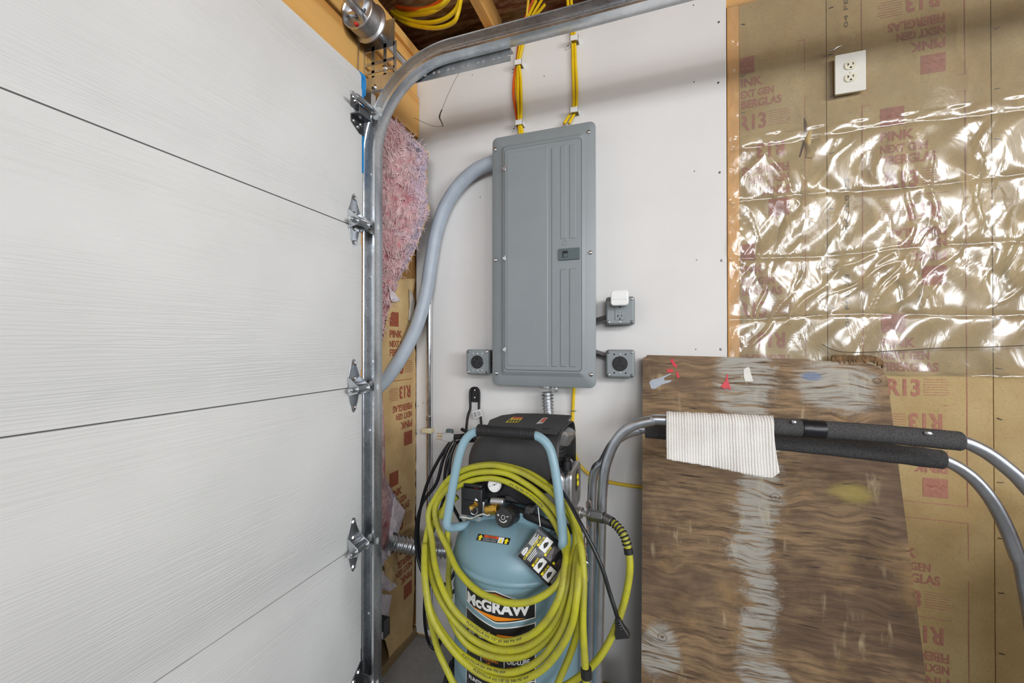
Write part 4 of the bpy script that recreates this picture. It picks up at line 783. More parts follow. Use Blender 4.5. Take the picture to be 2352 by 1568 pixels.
wm.text('WARNING', (0,0,0), EX, EY, .26, .17, fn=lambda x, y: V2(.29+x, .29-y)); wm.build('lettering', 'ink_black', tank, smooth=0)['kind'] = 'stuff'
wm = MB(); wm.text('DO NOT TIP - STORE AND', (0,0,0), EX, EY, .42, .16, fn=lambda x, y: V2(.20+x, .60-y)); wm.text('USE UPRIGHT POSITION', (0,0,0), EX, EY, .40, .16, fn=lambda x, y: V2(.20+x, .88-y)); wm.build('lettering', 'label_white', tank, smooth=0)['kind'] = 'stuff'
# handle
HY0, HY1 = 1.015, 1.042
def hp(x, y, Y): return at(x, y, Y=Y)
hpts = [(TX-.120, 1.085, .775), (TX-.150, 1.045, .778), (TX-.160, HY0, .793), (TX-.159, HY0+.002, .825), (TX-.146, HY0+.012, .92), (TX-.132, 1.034, .99), (TX-.118, 1.040, 1.026), (TX-.094, HY1, 1.047), (TX-.06, HY1, 1.054), (TX, HY1, 1.055), (TX+.06, HY1, 1.054), (TX+.094, HY1, 1.047), (TX+.118, 1.040, 1.026), (TX+.132, 1.034, .99), (TX+.146, HY0+.012, .92), (TX+.159, HY0+.002, .825), (TX+.160, HY0, .793), (TX+.150, 1.045, .778), (TX+.120, 1.085, .775)]
MB().tube(spline(hpts, 8), .0118, 18).build('handle', 'handle_blue', ac)
gp = [(TX-.088, HY1, 1.0515)] ; gs = np.linspace(-.082, .082, 60); gr = [.0158 + .0009*math.sin(i*2.1) if (i < 14 or i > 45) else .0152 for i in range(60)]; gr[0] = gr[-1] = .0145
grip = MB().tube([(TX+s, HY1, 1.0545) for s in gs], gr, 18).build('handle_grip', 'rubber', ac, smooth=50)
# motor shroud: rounded left end, flat top plate
def shroud(u, v):      # u around from front-bottom over the top to back-bottom, v from the open right end to the rounded left
    a = math.pi*u; sx = -.247 - .315*v; k = math.sqrt(max(0, 1-max(0, (v-.42)/.58)**2.6)); k = max(k, .03)
    y = 1.225 - .130*k*math.copysign(abs(math.cos(a))**.45, math.cos(a)); z = .885 + (.165*k)*abs(math.sin(a))**.45
    if v > .42: z = .885 + (.165*k)*abs(math.sin(a))**.5
    return (sx, y, z)
m = MB(); m.grid(shroud, 44, 40); shr = m.build('motor_shroud', 'shroud_black', ac, smooth=60); sm = shr.modifiers.new('solid', 'SOLIDIFY'); sm.thickness = .004; sm.offset = -1
tpz = 1.0515
tpl = [(-.248, 1.082), (-.263, 1.368), (-.38, 1.366), (-.45, 1.345), (-.485, 1.29), (-.49, 1.20), (-.46, 1.105), (-.40, 1.085)]
MB().prism(tpl, (0, 0, tpz-.004), EX, EY, EZ, .006).build('shroud_top', 'shroud_black', ac, bevel=.002); MB().lathe([(.011, 0), (.011, .0006)], (-.290, 1.125, tpz+.002), EZ, 16).build('top_hole', 'slot_black', ac, smooth=0)
def toprect(c4, o=.0025): return [at(x, y, Z=tpz+o) for x, y in c4]
MB().add(toprect([(1160, 970), (1190, 970), (1203, 958), (1178, 957)]), [(0, 1, 2, 3)]).build('yellow_sticker', 'label_yellow', ac, smooth=0); MB().add(toprect([(1178, 961), (1200, 961), (1203, 958), (1178, 957)], .0032), [(0, 1, 2, 3)]).build('sticker_stripe', 'label_red', ac, smooth=0)
k = MB()
for i in range(4): x = 1166+i*6.5; k.add(toprect([(x, 968.5), (x+4, 968.5), (x+9, 963), (x+5.5, 963)], .0034), [(0, 1, 2, 3)])
k.build('sticker_print', 'ink_black', ac, smooth=0)['kind'] = 'stuff'
MB().add(toprect([(1231, 973), (1246, 972), (1259, 959), (1247, 959)]), [(0, 1, 2, 3)]).build('red_sticker', 'label_white', ac, smooth=0); MB().add(toprect([(1240, 969), (1248, 968.5), (1257, 960), (1249, 960)], .0032), [(0, 1, 2, 3)]).build('sticker_stripe', 'label_red', ac, smooth=0)
# pump: crankcase, finned cylinder, head
cc = MB(); cc.prism(rrect(-.325, .80, -.236, .935, .024, 5), (0, 1.12, 0), EX, EZ, EY, .17); crank = cc.build('crankcase', 'alloy', ac, bevel=.008, seg=3)
cv = MB(); cv.prism(rrect(1.135, .812, 1.275, .935, .02, 4), (-.237, 0, 0), EY, EZ, EX, .020); cv.build('crankcase_cover', 'alloy', crank, bevel=.006, seg=3)
for z in (.905, .895, .885): MB().box((-.310, 1.117, z), (-.262, 1.121, z+.0035)).build('cooling_rib', 'alloy', crank)
MB().lathe([(.017, 0), (.017, .004), (.014, .006), (.014, .026), (.012, .030), (.0095, .031), (.0095, .040), (.006, .042)], (-.238, 1.165, .928), EZ, 18).build('oil_filler_cap', 'rubber', ac)
fm = [(.021, 0)]
for i in range(7): fm += [(.021, .004+i*.0125), (.027, .006+i*.0125), (.027, .0095+i*.0125), (.021, .0115+i*.0125)]
MB().lathe(fm + [(.021, .092)], (-.275, 1.195, .925), EZ, 28).build('finned_cylinder', 'shroud_black', ac, smooth=40)
hd = MB(); V = []; sg = 56; hax = Matrix.Rotation(math.radians(14), 3, 'Y')
for r, h in ((.027, 0), (.030, .002), (.039, .032), (.039, .038), (.034, .044)):
    for j in range(sg):
        a = 2*math.pi*j/sg; k = r*(1+(.035 if j % 4 < 2 else -.02)*(h > 0)); V.append(np.array((-.268, 1.20, 1.000)) + np.array(hax @ Vector((k*math.cos(a), 1.15*k*math.sin(a), h))))
hd.add(V, [(i*sg+j, i*sg+(j+1) % sg, (i+1)*sg+(j+1) % sg, (i+1)*sg+j) for i in range(4) for j in range(sg)] + [tuple(range(sg-1, -1, -1)), tuple(range(4*sg, 5*sg))]); hd.build('cylinder_head', 'alloy', ac, smooth=20)
bd = MB(); p = at(1325, 1103, X=-.2165); bd.prism([(-.014, -.026), (.014, -.020), (.014, .030), (-.014, .024)], p, EY, EZ, EX, .0015); bg = bd.build('pump_badge', 'label_black', ac, smooth=0)
q = MB(); q.torus(p+np.array((.002, -.002, .012)), EX, .006, .0032, 12, 6).torus(p+np.array((.002, .002, -.008)), EX, .006, .0032, 12, 6); q.build('badge_mark', 'label_yellow', ac)['kind'] = 'stuff'
MB().box((-.40, 1.09, .85), (-.315, 1.30, .89)).box((-.55, 1.12, .83), (-.32, 1.28, .885)).build('motor_base', 'shroud_black', ac, bevel=.004)
MB().box((-.50, 1.06, .795), (-.26, 1.22, .835)).build('pump_platform', 'tank_blue', ac, bevel=.003)
# pressure switch, manifold, gauges, regulator
MB().box((-.516, 1.052, .812), (-.452, 1.13, .888)).box((-.510, 1.046, .850), (-.458, 1.053, .856)).box((-.512, 1.058, .888), (-.456, 1.12, .898)).build('pressure_switch', 'black_plastic', ac, bevel=.004)
MB().tube(spline([at(x, y, Y=1.065) for x, y in ((1084, 1122), (1091, 1121), (1098, 1119), (1104, 1116))], 4), [.001]*4+[.0055]*7+[.001]*2, 10).build('wire_connector', 'red_plastic', ac)
MB().tube(spline([at(x, y, Y=1.07) for x, y in ((1043, 1123), (1055, 1119), (1068, 1120), (1078, 1130))], 5), .0022, 8).build('switch_wire', 'bright_steel', ac)
bz = MB(); bpoly = [(1103, 1118), (1107, 1100), (1130, 1096), (1160, 1098), (1180, 1120), (1215, 1126), (1240, 1140), (1236, 1158), (1205, 1160), (1185, 1150), (1170, 1140), (1148, 1140), (1135, 1146), (1112, 1148), (1103, 1140)]
o3 = at(1150, 1130, Y=1.088); bz.prism([((at(x, y, Y=1.088)-o3)[0], (at(x, y, Y=1.088)-o3)[2]) for x, y in bpoly], o3, EX, EZ, EY, .06); bz.build('gauge_panel', 'black_plastic', ac, bevel=.004, seg=3)
for px, py, nm in ((1137, 1113, 0),):
    c = at(px, py, Y=1.078); ax = nrm((.02, -1, .35)); gg = MB().lathe([(.0225, -.012), (.0225, .004), (.0205, .006), (.0195, .0035)], c, ax, 32).build('gauge_bezel', 'black_plastic', ac); 
    MB().lathe([(.0195, .0025), (.0195, .0036)], c, ax, 32).build('gauge_face', 'label_white', gg)
    e1 = nrm(np.cross(ax, EZ)); e1 = -e1 if e1[0] < 0 else e1; e2 = nrm(np.cross(e1, ax)); e2 = -e2 if e2[2] < 0 else e2; dm = MB(); dm.prism([(-.013, -.006), (.007, .0032), (.0065, .0042), (-.013, -.0055)], c+ax*.0038, e1, e2, ax, .0004); dm.lathe([(.0018, .0036), (.0018, .006)], c, ax, 10)
    for a in range(-40, 230, 30): ca, sa = math.cos(math.radians(a)), math.sin(math.radians(a)); dm.prism([(ca*.014-sa*.0004, sa*.014+ca*.0004), (ca*.0175-sa*.0004, sa*.0175+ca*.0004), (ca*.0175+sa*.0004, sa*.0175-ca*.0004), (ca*.014+sa*.0004, sa*.014-ca*.0004)], c+ax*.0037, e1, e2, ax, .0003)
    dm.build('gauge_marks', 'ink_black', gg, smooth=0)['kind'] = 'stuff'
kc = at(1156, 1188, Y=1.000); kax = nrm((-.10, -1, .28)); kn = []
for r, h in ((.012, -.085), (.0195, -.080), (.021, -.05), (.019, -.038), (.022, -.034), (.0255, -.028), (.0262, -.006), (.0235, .0), (.0225, .001), (.002, .0012)): kn.append((r, h))
knob = MB().lathe(kn, kc, kax, 12).build('regulator_knob', 'black_plastic', ac, smooth=40)
e1 = nrm(np.cross(kax, EZ)); e1 = -e1 if e1[0] < 0 else e1; e2 = nrm(np.cross(e1, kax)); e2 = -e2 if e2[2] < 0 else e2; km = MB()
km.tube([kc + kax*.0012 + .0052*(math.cos(a)*e1 + math.sin(a)*e2) for a in np.linspace(0, 2*math.pi, 20)[:-1]], .0006, 6, closed=True)
ar = [kc + kax*.0011 + .0115*(math.cos(a)*e1 + math.sin(a)*e2) for a in np.linspace(math.radians(205), math.radians(335), 12)]; km.tube(ar, [.0006+.0012*i/11 for i in range(12)], 6); km.text('+', kc+kax*.0016-e1*.017+e2*.001, e1, e2, .0055, .0055, bold=.05).text('-', kc+kax*.0016+e1*.009+e2*.003, e1, e2, .006, .0016, bold=.05); km.build('knob_marks', 'label_white', knob)['kind'] = 'stuff'
MB().cyl(at(1118, 1170, Y=1.055), at(1145, 1168, Y=1.050), .0125, 12).cyl(at(1128, 1170, Y=1.054), at(1140, 1169, Y=1.051), .0145, 6).build('brass_fitting', 'brass', ac, smooth=40)
bf = MB(); a, b = at(1098, 1152, Y=1.06), at(1083, 1166, Y=1.035); bf.lathe([(.009, 0), (.009, .012), (.006, .014), (.0075, .022), (.0075, .030), (.004, .034)], a, b-a, 12); sv = bf.build('safety_valve', 'brass', ac, smooth=40); MB().torus(at(1089, 1173, Y=1.025), nrm((.3, -1, .1)), .0095, .0009, 26, 6).build('pull_ring', 'bright_steel', sv)
a = at(1103, 1165, Y=1.07); MB().cyl(a+(0, 0, -.06), a+(0, 0, .03), .012, 12).box((a[0]-.016, a[1]-.014, a[2]-.010), (a[0]+.018, a[1]+.014, a[2]+.022)).cyl(a+(-.004, -.01, .02), a+(-.008, -.005, .036), .011, 12).cyl(at(1128, 1150, Y=1.06), at(1158, 1152, Y=1.06), .010, 14).build('air_manifold', 'alloy', ac, bevel=.002)
MB().tube(spline([at(x, y, Y=1.05) for x, y in ((1056, 1187), (1070, 1188), (1085, 1190), (1097, 1184), (1110, 1180), (1122, 1183), (1133, 1177))], 6), .0035, 10).build('drain_tube', 'bright_steel', ac)
for px, py in ((1102, 1203), (1181, 1199)): c = at(px, py, Y=1.07); MB().lathe([(.020, -.035), (.014, -.020), (.012, -.008), (.011, .02)], c, EZ, 18).build('tank_bung', 'tank_blue', ac)
MB().lathe([(.006, 0), (.014, .001), (.014, .016), (.011, .020)], at(1219, 1169, Y=1.08), -EY, 18).lathe([(.005, .02), (.005, .023)], at(1219, 1169, Y=1.08), -EY, 6).build('mounting_bolt', 'dark_steel', ac)
MB().tube(spline([at(x, y, Y=Yq) for x, y, Yq in ((1170, 1165, 1.09), (1200, 1178, 1.075), (1240, 1194, 1.06), (1290, 1212, 1.08), (1330, 1215, 1.13))], 6), .0125, 14).build('discharge_hose', 'rubber', ac)
MB().cyl((TX-TR-.012, 1.13, .575), (TX-TR+.01, 1.13, .575), .019, 18).build('drain_plug', 'panel_dark', ac); MB().box((TX-TR-.03, 1.18, .455), (TX-TR+.02, 1.21, .475)).build('side_bracket', 'black_plastic', ac)
# feet and wheels
for sx in (-1, 1):
    wh = MB().lathe([(.02, 0), (.055, .0), (.088, .006), (.096, .012), (.096, .042), (.088, .048), (.055, .05), (.02, .05)], (TX+sx*.275-.025, 1.30, .104), EX, 30).build('wheel', 'rubber', ac, smooth=40); tr = MB()
    for i in range(24):
        a = 2*math.pi*i/24; d = np.array((0, math.cos(a), math.sin(a))); tt = np.array((0, -math.sin(a), math.cos(a))); c = np.array((TX+sx*.275-.025, 1.30, .104)) + d*.095
        for x0 in (.011, .030): tr.prism([(0, -.008), (.015, -.004), (.015, .009), (0, .005)], c+EX*x0, EX, tt, d, .006)
    tr.build('tread', 'rubber', wh, smooth=0)
    MB().box((TX+sx*.13-.02, 1.26, .09), (TX+sx*.13+.02, 1.30, .16)).box((TX+min(sx*.11, sx*.275), 1.292, .096), (TX+max(sx*.11, sx*.275), 1.308, .112)).build('axle_bracket', 'tank_blue', ac, bevel=.002)
for sx in (-1, 1): MB().box((TX+sx*.10-.018, .985, .0), (TX+sx*.10+.018, 1.03, .15)).build('foot', 'tank_blue', ac, bevel=.003)
# outlet coupling towards the hose
cp = [at(1322, 1174, Y=1.06), at(1337, 1178, Y=1.055), at(1352, 1181, Y=1.05)]
MB().cyl(at(1300, 1168, Y=1.10), cp[0], .011, 14).cyl(cp[0], cp[1], .0145, 14).cyl(cp[1], cp[2], .007, 12).build('outlet_coupling', 'alloy', ac, bevel=.001)
# hang tag
ht = thing('hang_tag', 'black printed start up tag tied to the compressor handle', 'tag', at(1250, 1280, Y=.995)); YT = lambda x, y: at(x, y, Y=np.interp(y, [1190, 1276, 1345], [.985, .963, .918]) + (x-1188)*.00068)
tc4 = [(1188, 1276), (1240, 1207), (1320, 1272), (1262, 1348)]
def tq(u, v, o=0.0):       # u along the 'text' direction (lower-left to upper-right edge), v down the tag
    a, b, c_, d_ = (np.array(q, float) for q in tc4); q = (a*(1-u)+b*u)*(1-v) + (d_*(1-u)+c_*u)*v; return YT(*q) + np.array((0, -o, 0))
m = MB(); m.grid(lambda u, v: tq(u, v), 6, 6, thick=(0, .0006, 0)); tb = m.build('tag_card', 'label_black', ht, smooth=60)
def trect(mb, u0, v0, u1, v1, o): mb.add([tq(u0, v1, o), tq(u1, v1, o), tq(u1, v0, o), tq(u0, v0, o)], [(0, 1, 2, 3)]); return mb
wm, pm2, ym = MB(), MB(), MB()
boxes = [(.54, .20, .90, .46, 1), (.06, .38, .42, .62, 1), (.47, .38+.08, .86, .68, 0), (.06, .66, .40, .92, 1), (.45, .72, .78, .94, 0)]
for u0, v0, u1, v1, wh in boxes: trect(wm if wh else pm2, u0, v0+.07, u1, v1, .0008); trect(ym, u0+.02, v0+.005, u0+.08, v0+.06, .0008)
def ttext(mb, s, u, v, wd, ht_): mb.text(s, (0,0,0), EX, EY, wd, ht_, bold=.02, fn=lambda x, y: tq(u+x, v-y, .0009))
ttext(ym, 'COMPRESSOR START UP', .06, .19, .74, .055); ttext(ym, 'ADD OIL', .62, .26, .24, .05); ttext(ym, 'CLEAN', .14, .435, .2, .05); ttext(ym, 'PLUG IN', .14, .72, .24, .05); ttext(ym, 'CLOSE', .55, .515, .22, .05)
for i, (u, wd) in enumerate(((.45, .33), (.45, .25), (.45, .36), (.45, .3))): trect(wm, u, .035+i*.028, u+wd, .048+i*.028, .0009)
for i in range(3): trect(wm, .12, .225+i*.035, .12+.36-i*.03, .240+i*.035, .0009)
for i in range(3): trect(wm, .10, .945+i*.018, .9-i*.1, .953+i*.018, .0009)
el = [tq(.20+.16*math.cos(a), .075+.045*math.sin(a), .0009) for a in np.linspace(0, 2*math.pi, 20)[:-1]]; wm.add(el, [tuple(range(len(el)))]); wm.build('tag_print', 'label_white', tb, smooth=0)['kind'] = 'stuff'; pm2.build('tag_photo', 'label_photo', tb, smooth=0)['kind'] = 'stuff'; ym.build('tag_heading', 'label_yellow', tb, smooth=0)['kind'] = 'stuff'
dk = MB()
for u, v in ((.72, .36), (.24, .53), (.22, .82)): l = [tq(u+.09*math.cos(a)*(1+.3*math.sin(3*a)), v+.045*math.sin(a), .0012) for a in np.linspace(0, 2*math.pi, 14)[:-1]]; dk.add(l, [tuple(range(len(l)))])
dk.text('McGRAW', (0,0,0), EX, EY, .24, .04, fn=lambda x, y: tq(.08+x, .095-y, .0013)); dk.build('tag_picture', 'ink_black', tb, smooth=0)['kind'] = 'stuff'
MB().tube([at(1236, 1165, Y=1.03), at(1238, 1185, Y=1.02), at(1241, 1209, Y=1.015)], .0011, 6).build('tie_string', 'label_white', ht)
# ================================================================== yellow air hose coiled over the handle
hs = thing('air_hose', 'dirty yellow rubber air hose coiled around the compressor handle and tank', 'hose', (TX, .93, .3))
def HY(px, py): return float(np.interp(py, [1060, 1125, 1240, 1330, 1385, 1600], [1.078, 1.068, 1.030, .957, .937, .930]))
def HP(L, dy=0.0): return [at(x, y, Y=HY(x, y)+dy) for x, y in L]
T3 = [(1013, 1190), (1037, 1132), (1073, 1107), (1121, 1098), (1160, 1105), (1198, 1124), (1231, 1147), (1257, 1175), (1277, 1206), (1290, 1239)]
T2 = [(1000, 1165), (1032, 1116), (1073, 1091), (1119, 1083), (1165, 1088), (1205, 1109), (1239, 1134), (1269, 1165), (1292, 1201), (1304, 1239)]
T1 = [(984, 1180), (1004, 1137), (1032, 1099), (1073, 1076), (1124, 1068), (1160, 1073), (1200, 1086), (1239, 1109), (1269, 1132), (1297, 1162), (1318, 1201)]
A_ = [(1300, 1285), (1285, 1333), (1262, 1358), (1223, 1379), (1185, 1385), (1147, 1379), (1096, 1356), (1052, 1310), (1027, 1256), (1008, 1215)]
B_ = [(1297, 1302), (1290, 1353), (1274, 1394), (1251, 1430), (1218, 1458), (1172, 1473), (1134, 1468), (1083, 1437), (1045, 1402), (1017, 1353), (999, 1297), (992, 1238)]
C_ = [(1322, 1245), (1311, 1290), (1303, 1343), (1287, 1399), (1259, 1447), (1218, 1480), (1177, 1492), (1134, 1489), (1088, 1468), (1048, 1430), (1010, 1373), (988, 1310), (982, 1245)]
T4 = [(990, 1175), (1012, 1130), (1040, 1096), (1080, 1073), (1124, 1066), (1165, 1069), (1210, 1083), (1248, 1106), (1282, 1138), (1312, 1180), (1326, 1225)]
E_ = [(1322, 1302), (1313, 1373), (1295, 1435), (1269, 1481), (1236, 1518), (1190, 1541), (1147, 1543), (1096, 1525), (1050, 1493), (1012, 1445), (987, 1394), (975, 1328), (977, 1245)]
T5 = [(996, 1170), (1020, 1128), (1055, 1092), (1100, 1073), (1150, 1071), (1200, 1085), (1245, 1112), (1280, 1145), (1310, 1190), (1324, 1240)]
F_ = [(1329, 1310), (1324, 1379), (1313, 1437), (1287, 1489), (1249, 1534), (1206, 1558), (1160, 1564), (1109, 1550), (1060, 1514), (1016, 1460), (988, 1404), (976, 1320), (975, 1250)]
T6 = [(988, 1180), (1015, 1130), (1050, 1094), (1100, 1074), (1150, 1070), (1205, 1085), (1250, 1115), (1285, 1150), (1316, 1195), (1332, 1250), (1338, 1330), (1337, 1430), (1343, 1530)]
coil = HP(T3, 0) + HP(A_, -.004) + HP(T2, -.002) + HP(B_, -.010) + HP(T1, -.002) + HP(C_, .004) + HP(T4, .022) + HP(E_, -.006) + HP(T5, .028) + HP(F_, -.016)
HR = .0081; Pc = spline(coil, 7)
MB().tube(Pc, HR, 14).build('hose_coil', 'hose_yellow', hs, smooth=180)
G_ = [(1050, 1140), (1005, 1185), (980, 1250), (977, 1315), (981, 1379), (991, 1430), (1004, 1486), (1027, 1539), (1052, 1580), (1120, 1625), (1200, 1625), (1262, 1600), (1290, 1548), (1314, 1490), (1330, 1430), (1338, 1340), (1334, 1250), (1318, 1190), (1280, 1140)]
MB().tube(spline(HP(G_, .016), 7), HR, 14).build('hose_loop', 'hose_yellow', hs, smooth=180)
MB().tube(spline([at(x, y, Y=q) for x, y, q in ((1300, 1150, 1.05), (1322, 1200, 1.02), (1335, 1255, .985), (1341, 1330, .955), (1339, 1430, .935), (1345, 1545, .925), (1347, 1580, .925))], 8), HR, 14).build('hose_end', 'hose_yellow', hs, smooth=180)
a, b = at(1346, 1533, Y=.926), at(1347, 1556, Y=.925); MB().lathe([(.0105, 0), (.012, .001), (.012, .021), (.0105, .022)], a, b-a, 18).build('ferrule', 'rubber', hs)
D_ = [(1025, 1395), (1052, 1453), (1083, 1487), (1134, 1507), (1185, 1509), (1223, 1496), (1262, 1464), (1290, 1420), (1311, 1360), (1318, 1285)]
MB().tube(spline(HP(D_, .010), 8), HR, 14).build('hose_loop', 'hose_yellow', hs, smooth=180)
MB().tube(spline([at(x, y, Y=q) for x, y, q in ((1035, 1175, 1.06), (1028, 1230, 1.05), (1032, 1280, 1.05), (1030, 1330, 1.04), (1034, 1375, 1.02))], 8), HR, 14).build('hose_loop', 'hose_yellow', hs, smooth=180)
tail = [(1404, 1196, 1.02), (1421, 1212, 1.01), (1434, 1232, 1.0), (1443, 1262, .995), (1447, 1300, .99), (1442, 1345, .985), (1430, 1395, .98), (1410, 1450, .97), (1385, 1497, .96), (1355, 1533, .955), (1310, 1568, .95), (1250, 1600, .95)]
Pt = spline([at(*q[:2], Y=q[2]) for q in tail], 8); MB().tube(Pt, HR, 14).build('hose_tail', 'hose_yellow', hs, smooth=180)
a = [at(1352, 1181, Y=1.046), at(1360, 1183, Y=1.042), at(1388, 1188, Y=1.03), at(1392, 1190, Y=1.028), at(1406, 1198, Y=1.018)]
MB().cyl(a[0], a[1], .0145, 12).cyl(a[1], a[2], .0150, 6).cyl(a[2], a[4], .0115, 14).build('coupler', 'dark_steel', hs, bevel=.0008)
rs = MB()
Lt = np.concatenate([[0], np.cumsum(np.linalg.norm(np.diff(Pt, axis=0), axis=1))])
for i in range(8):
    s = .004+.0082*i; p = np.array([np.interp(s, Lt, Pt[:, k]) for k in range(3)]); p2 = np.array([np.interp(s+.002, Lt, Pt[:, k]) for k in range(3)]); rs.torus(p, p2-p, HR+.0012, .0020, 20, 6)
s = .070; p = np.array([np.interp(s, Lt, Pt[:, k]) for k in range(3)]); p2 = np.array([np.interp(s+.012, Lt, Pt[:, k]) for k in range(3)]); rs.lathe([(HR+.0005, 0), (HR+.0022, .001), (HR+.0022, .013), (HR+.0005, .014)], p, p2-p, 20); rs.build('bend_restrictor', 'rubber', hs)
# maker's print along the hose
def hose_text(mb, s, P, s0, ln, ht):
    L = np.concatenate([[0], np.cumsum(np.linalg.norm(np.diff(P, axis=0), axis=1))])
    def f(x, y):
        d = s0 + x; p = np.array([np.interp(d, L, P[:, k]) for k in range(3)]); q = np.array([np.interp(d+.003, L, P[:, k]) for k in range(3)]); T = nrm(q-p); n = nrm(EYE-p); n = nrm(n-T*np.dot(n, T)); u = np.cross(n, T); a = (y-ht/2)/HR; return p + (HR+.0004)*(math.cos(a)*n + math.sin(a)*u)
    mb.text(s, (0,0,0), EX, EY, ln, ht, bold=.01, fn=f)
def seg(pts, dy): return spline(HP(pts, dy), 10)
tm = MB(); hose_text(tm, 'FLEXZILLA (o) 1/2" ID 300 PSI WP', seg(B_[::-1], -.010), .235, .155, .0062); hose_text(tm, 'FLEXZILLA (o) 1/2" ID 300 PSI WP', seg(F_[::-1], -.016), .335, .15, .0062); hose_text(tm, 'FLEXZILLA (o) 300 PSI WP', seg(E_[::-1], -.006), .30, .12, .0055); hose_text(tm, 'FLEXZILLA (o) 300 PSI WP', seg(T3[::-1], 0)[:, :], .09, .11, .0055)
tm.build('hose_print', 'ink_black', hs, smooth=0)['kind'] = 'stuff'
# ================================================================== black cords
def cord(name, label, strands, r=.0062):
    o = thing(name, label, 'power cord', at(strands[0][0][0], strands[0][0][1], Y=strands[0][0][2]))
    for s in strands: MB().tube(spline([at(*q[:2], Y=q[2]) for q in s], 8), r, 12).build('cable', 'cord_black', o, smooth=180)
    return o
xc = cord('extension_cord', 'black extension cord coiled on the wall hook with a clear plug', [
    [(1095, 1008, 1.50), (1060, 1002, 1.46), (1035, 1015, 1.42), (1005, 1060, 1.40), (978, 1120, 1.39), (962, 1190, 1.39), (962, 1250, 1.39), (975, 1310, 1.38), (1000, 1350, 1.36), (1040, 1360, 1.36), (1065, 1300, 1.38), (1078, 1200, 1.40), (1095, 1080, 1.45), (1105, 1012, 1.50)],
    [(1100, 1000, 1.48), (1070, 998, 1.45), (1040, 1010, 1.41), (1018, 1055, 1.39), (1002, 1110, 1.38), (968, 1160, 1.37), (955, 1230, 1.37), (965, 1300, 1.36), (992, 1340, 1.34), (1035, 1330, 1.34), (1070, 1230, 1.38), (1092, 1080, 1.43), (1108, 1005, 1.48)],
    [(1090, 1012, 1.49), (1050, 1016, 1.44), (1030, 1050, 1.41), (1022, 1090, 1.40), (1018, 1150, 1.40), (1000, 1200, 1.40), (985, 1260, 1.40), (978, 1330, 1.40), (975, 1420, 1.42), (985, 1475, 1.43), (1003, 1490, 1.43), (1012, 1465, 1.43), (1008, 1430, 1.43)],
    [(1048, 1012, 1.41), (1035, 1050, 1.39), (1031, 1100, 1.38), (1036, 1150, 1.39), (1060, 1200, 1.40)],
    [(1075, 990, 1.46), (1095, 1010, 1.44), (1112, 1030, 1.43), (1125, 1040, 1.42)], [(1060, 985, 1.45), (1085, 1000, 1.44), (1100, 1024, 1.43), (1110, 1040, 1.42)]])
c = at(1025, 1004, Y=1.385); MB().prism([(-.022, -.016), (.020, -.018), (.030, -.006), (.030, .008), (.018, .018), (-.020, .015)], c, EX, EZ, EY, .022).build('plug_body', 'clear_plug', xc, bevel=.004)
for dz in (.010, -.012): MB().box((c[0]-.046, 1.392, c[2]+dz-.0008), (c[0]-.020, 1.399, c[2]+dz+.0008)).build('plug_blade', 'brass', xc, smooth=0)
MB().cyl((c[0]-.044, 1.3955, c[2]), (c[0]-.02, 1.3955, c[2]), .0028, 10).build('ground_pin', 'brass', xc); MB().cyl((c[0]+.026, 1.396, c[2]), (c[0]+.055, 1.40, c[2]+.004), .010, 12).build('strain_relief', 'rubber', xc); MB().box((c[0]-.006, 1.388, c[2]+.014), (c[0]+.024, 1.404, c[2]+.030)).build('plug_cap', 'panel_dark', xc, bevel=.006)
pc = cord('power_cord', 'black power cord ending in a plug that hangs in front of the grey legs', [[(1240, 1085, 1.16), (1275, 1108, 1.08), (1305, 1150, 1.02), (1335, 1205, .985), (1365, 1263, .975), (1385, 1310, .97), (1400, 1360, .965), (1413, 1400, .96), (1421, 1428, .96)]], .0048)
a, b = at(1418, 1418, Y=.96), at(1431, 1462, Y=.957); d = nrm(b-a); L = np.linalg.norm(b-a); e1 = nrm(np.cross(d, EY)); e2 = nrm(np.cross(e1, d))
m = MB(); rings = [(0, .0055, .0055), (.3, .008, .007), (.5, .0105, .008), (.72, .0145, .009), (1.0, .0165, .010)]; V = []
for t_, wx, wy in rings: V += [a + d*L*t_ + e1*x*wx + e2*y*wy for x, y in ((-1,-1),(1,-1),(1,1),(-1,1))]
m.add(V, [(i*4+j, i*4+(j+1) % 4, (i+1)*4+(j+1) % 4, (i+1)*4+j) for i in range(4) for j in range(4)] + [(3,2,1,0), (16,17,18,19)]); m.build('plug_body', 'black_plastic', pc, bevel=.002, smooth=40)
for i in range(3): q = a + d*L*(.25+.13*i); MB().torus(q, d, .0085, .0012, 14, 6).build('plug_ridge', 'black_plastic', pc)
# ================================================================== leaning plywood
pz = lambda z: 1.55 - (1.25-z)*.230            # lean: further from the wall towards the floor
n_ = nrm((0, 1, -.230)); upv = nrm((0, .230, 1)); XL, XR = -.042, .655
top_out = [(XL, 0), (XL+.012, .006), (XL+.014, .012), (.10, .010), (.30, .006), (.46, .002), (.47, -.002), (.56, -.003), (.60, -.006), (.625, -.012), (.640, -.022), (.648, -.034), (XR, -.050)]
H = 1.272
bd = MB(); poly = [(x-XL, H+y) for x, y in top_out] + [(XR-XL+.004, 0), (0, 0)]
O = np.array((XL, pz(0), .0)); bd.prism([(a, b) for a, b in poly], O + n_*0.0, EX, upv, -n_*-1, .013)
ply = bd.build('plywood_board', 'old_plywood', smooth=0); tag(ply, 'weathered paint stained plywood board leaning against the wall', 'plywood board')
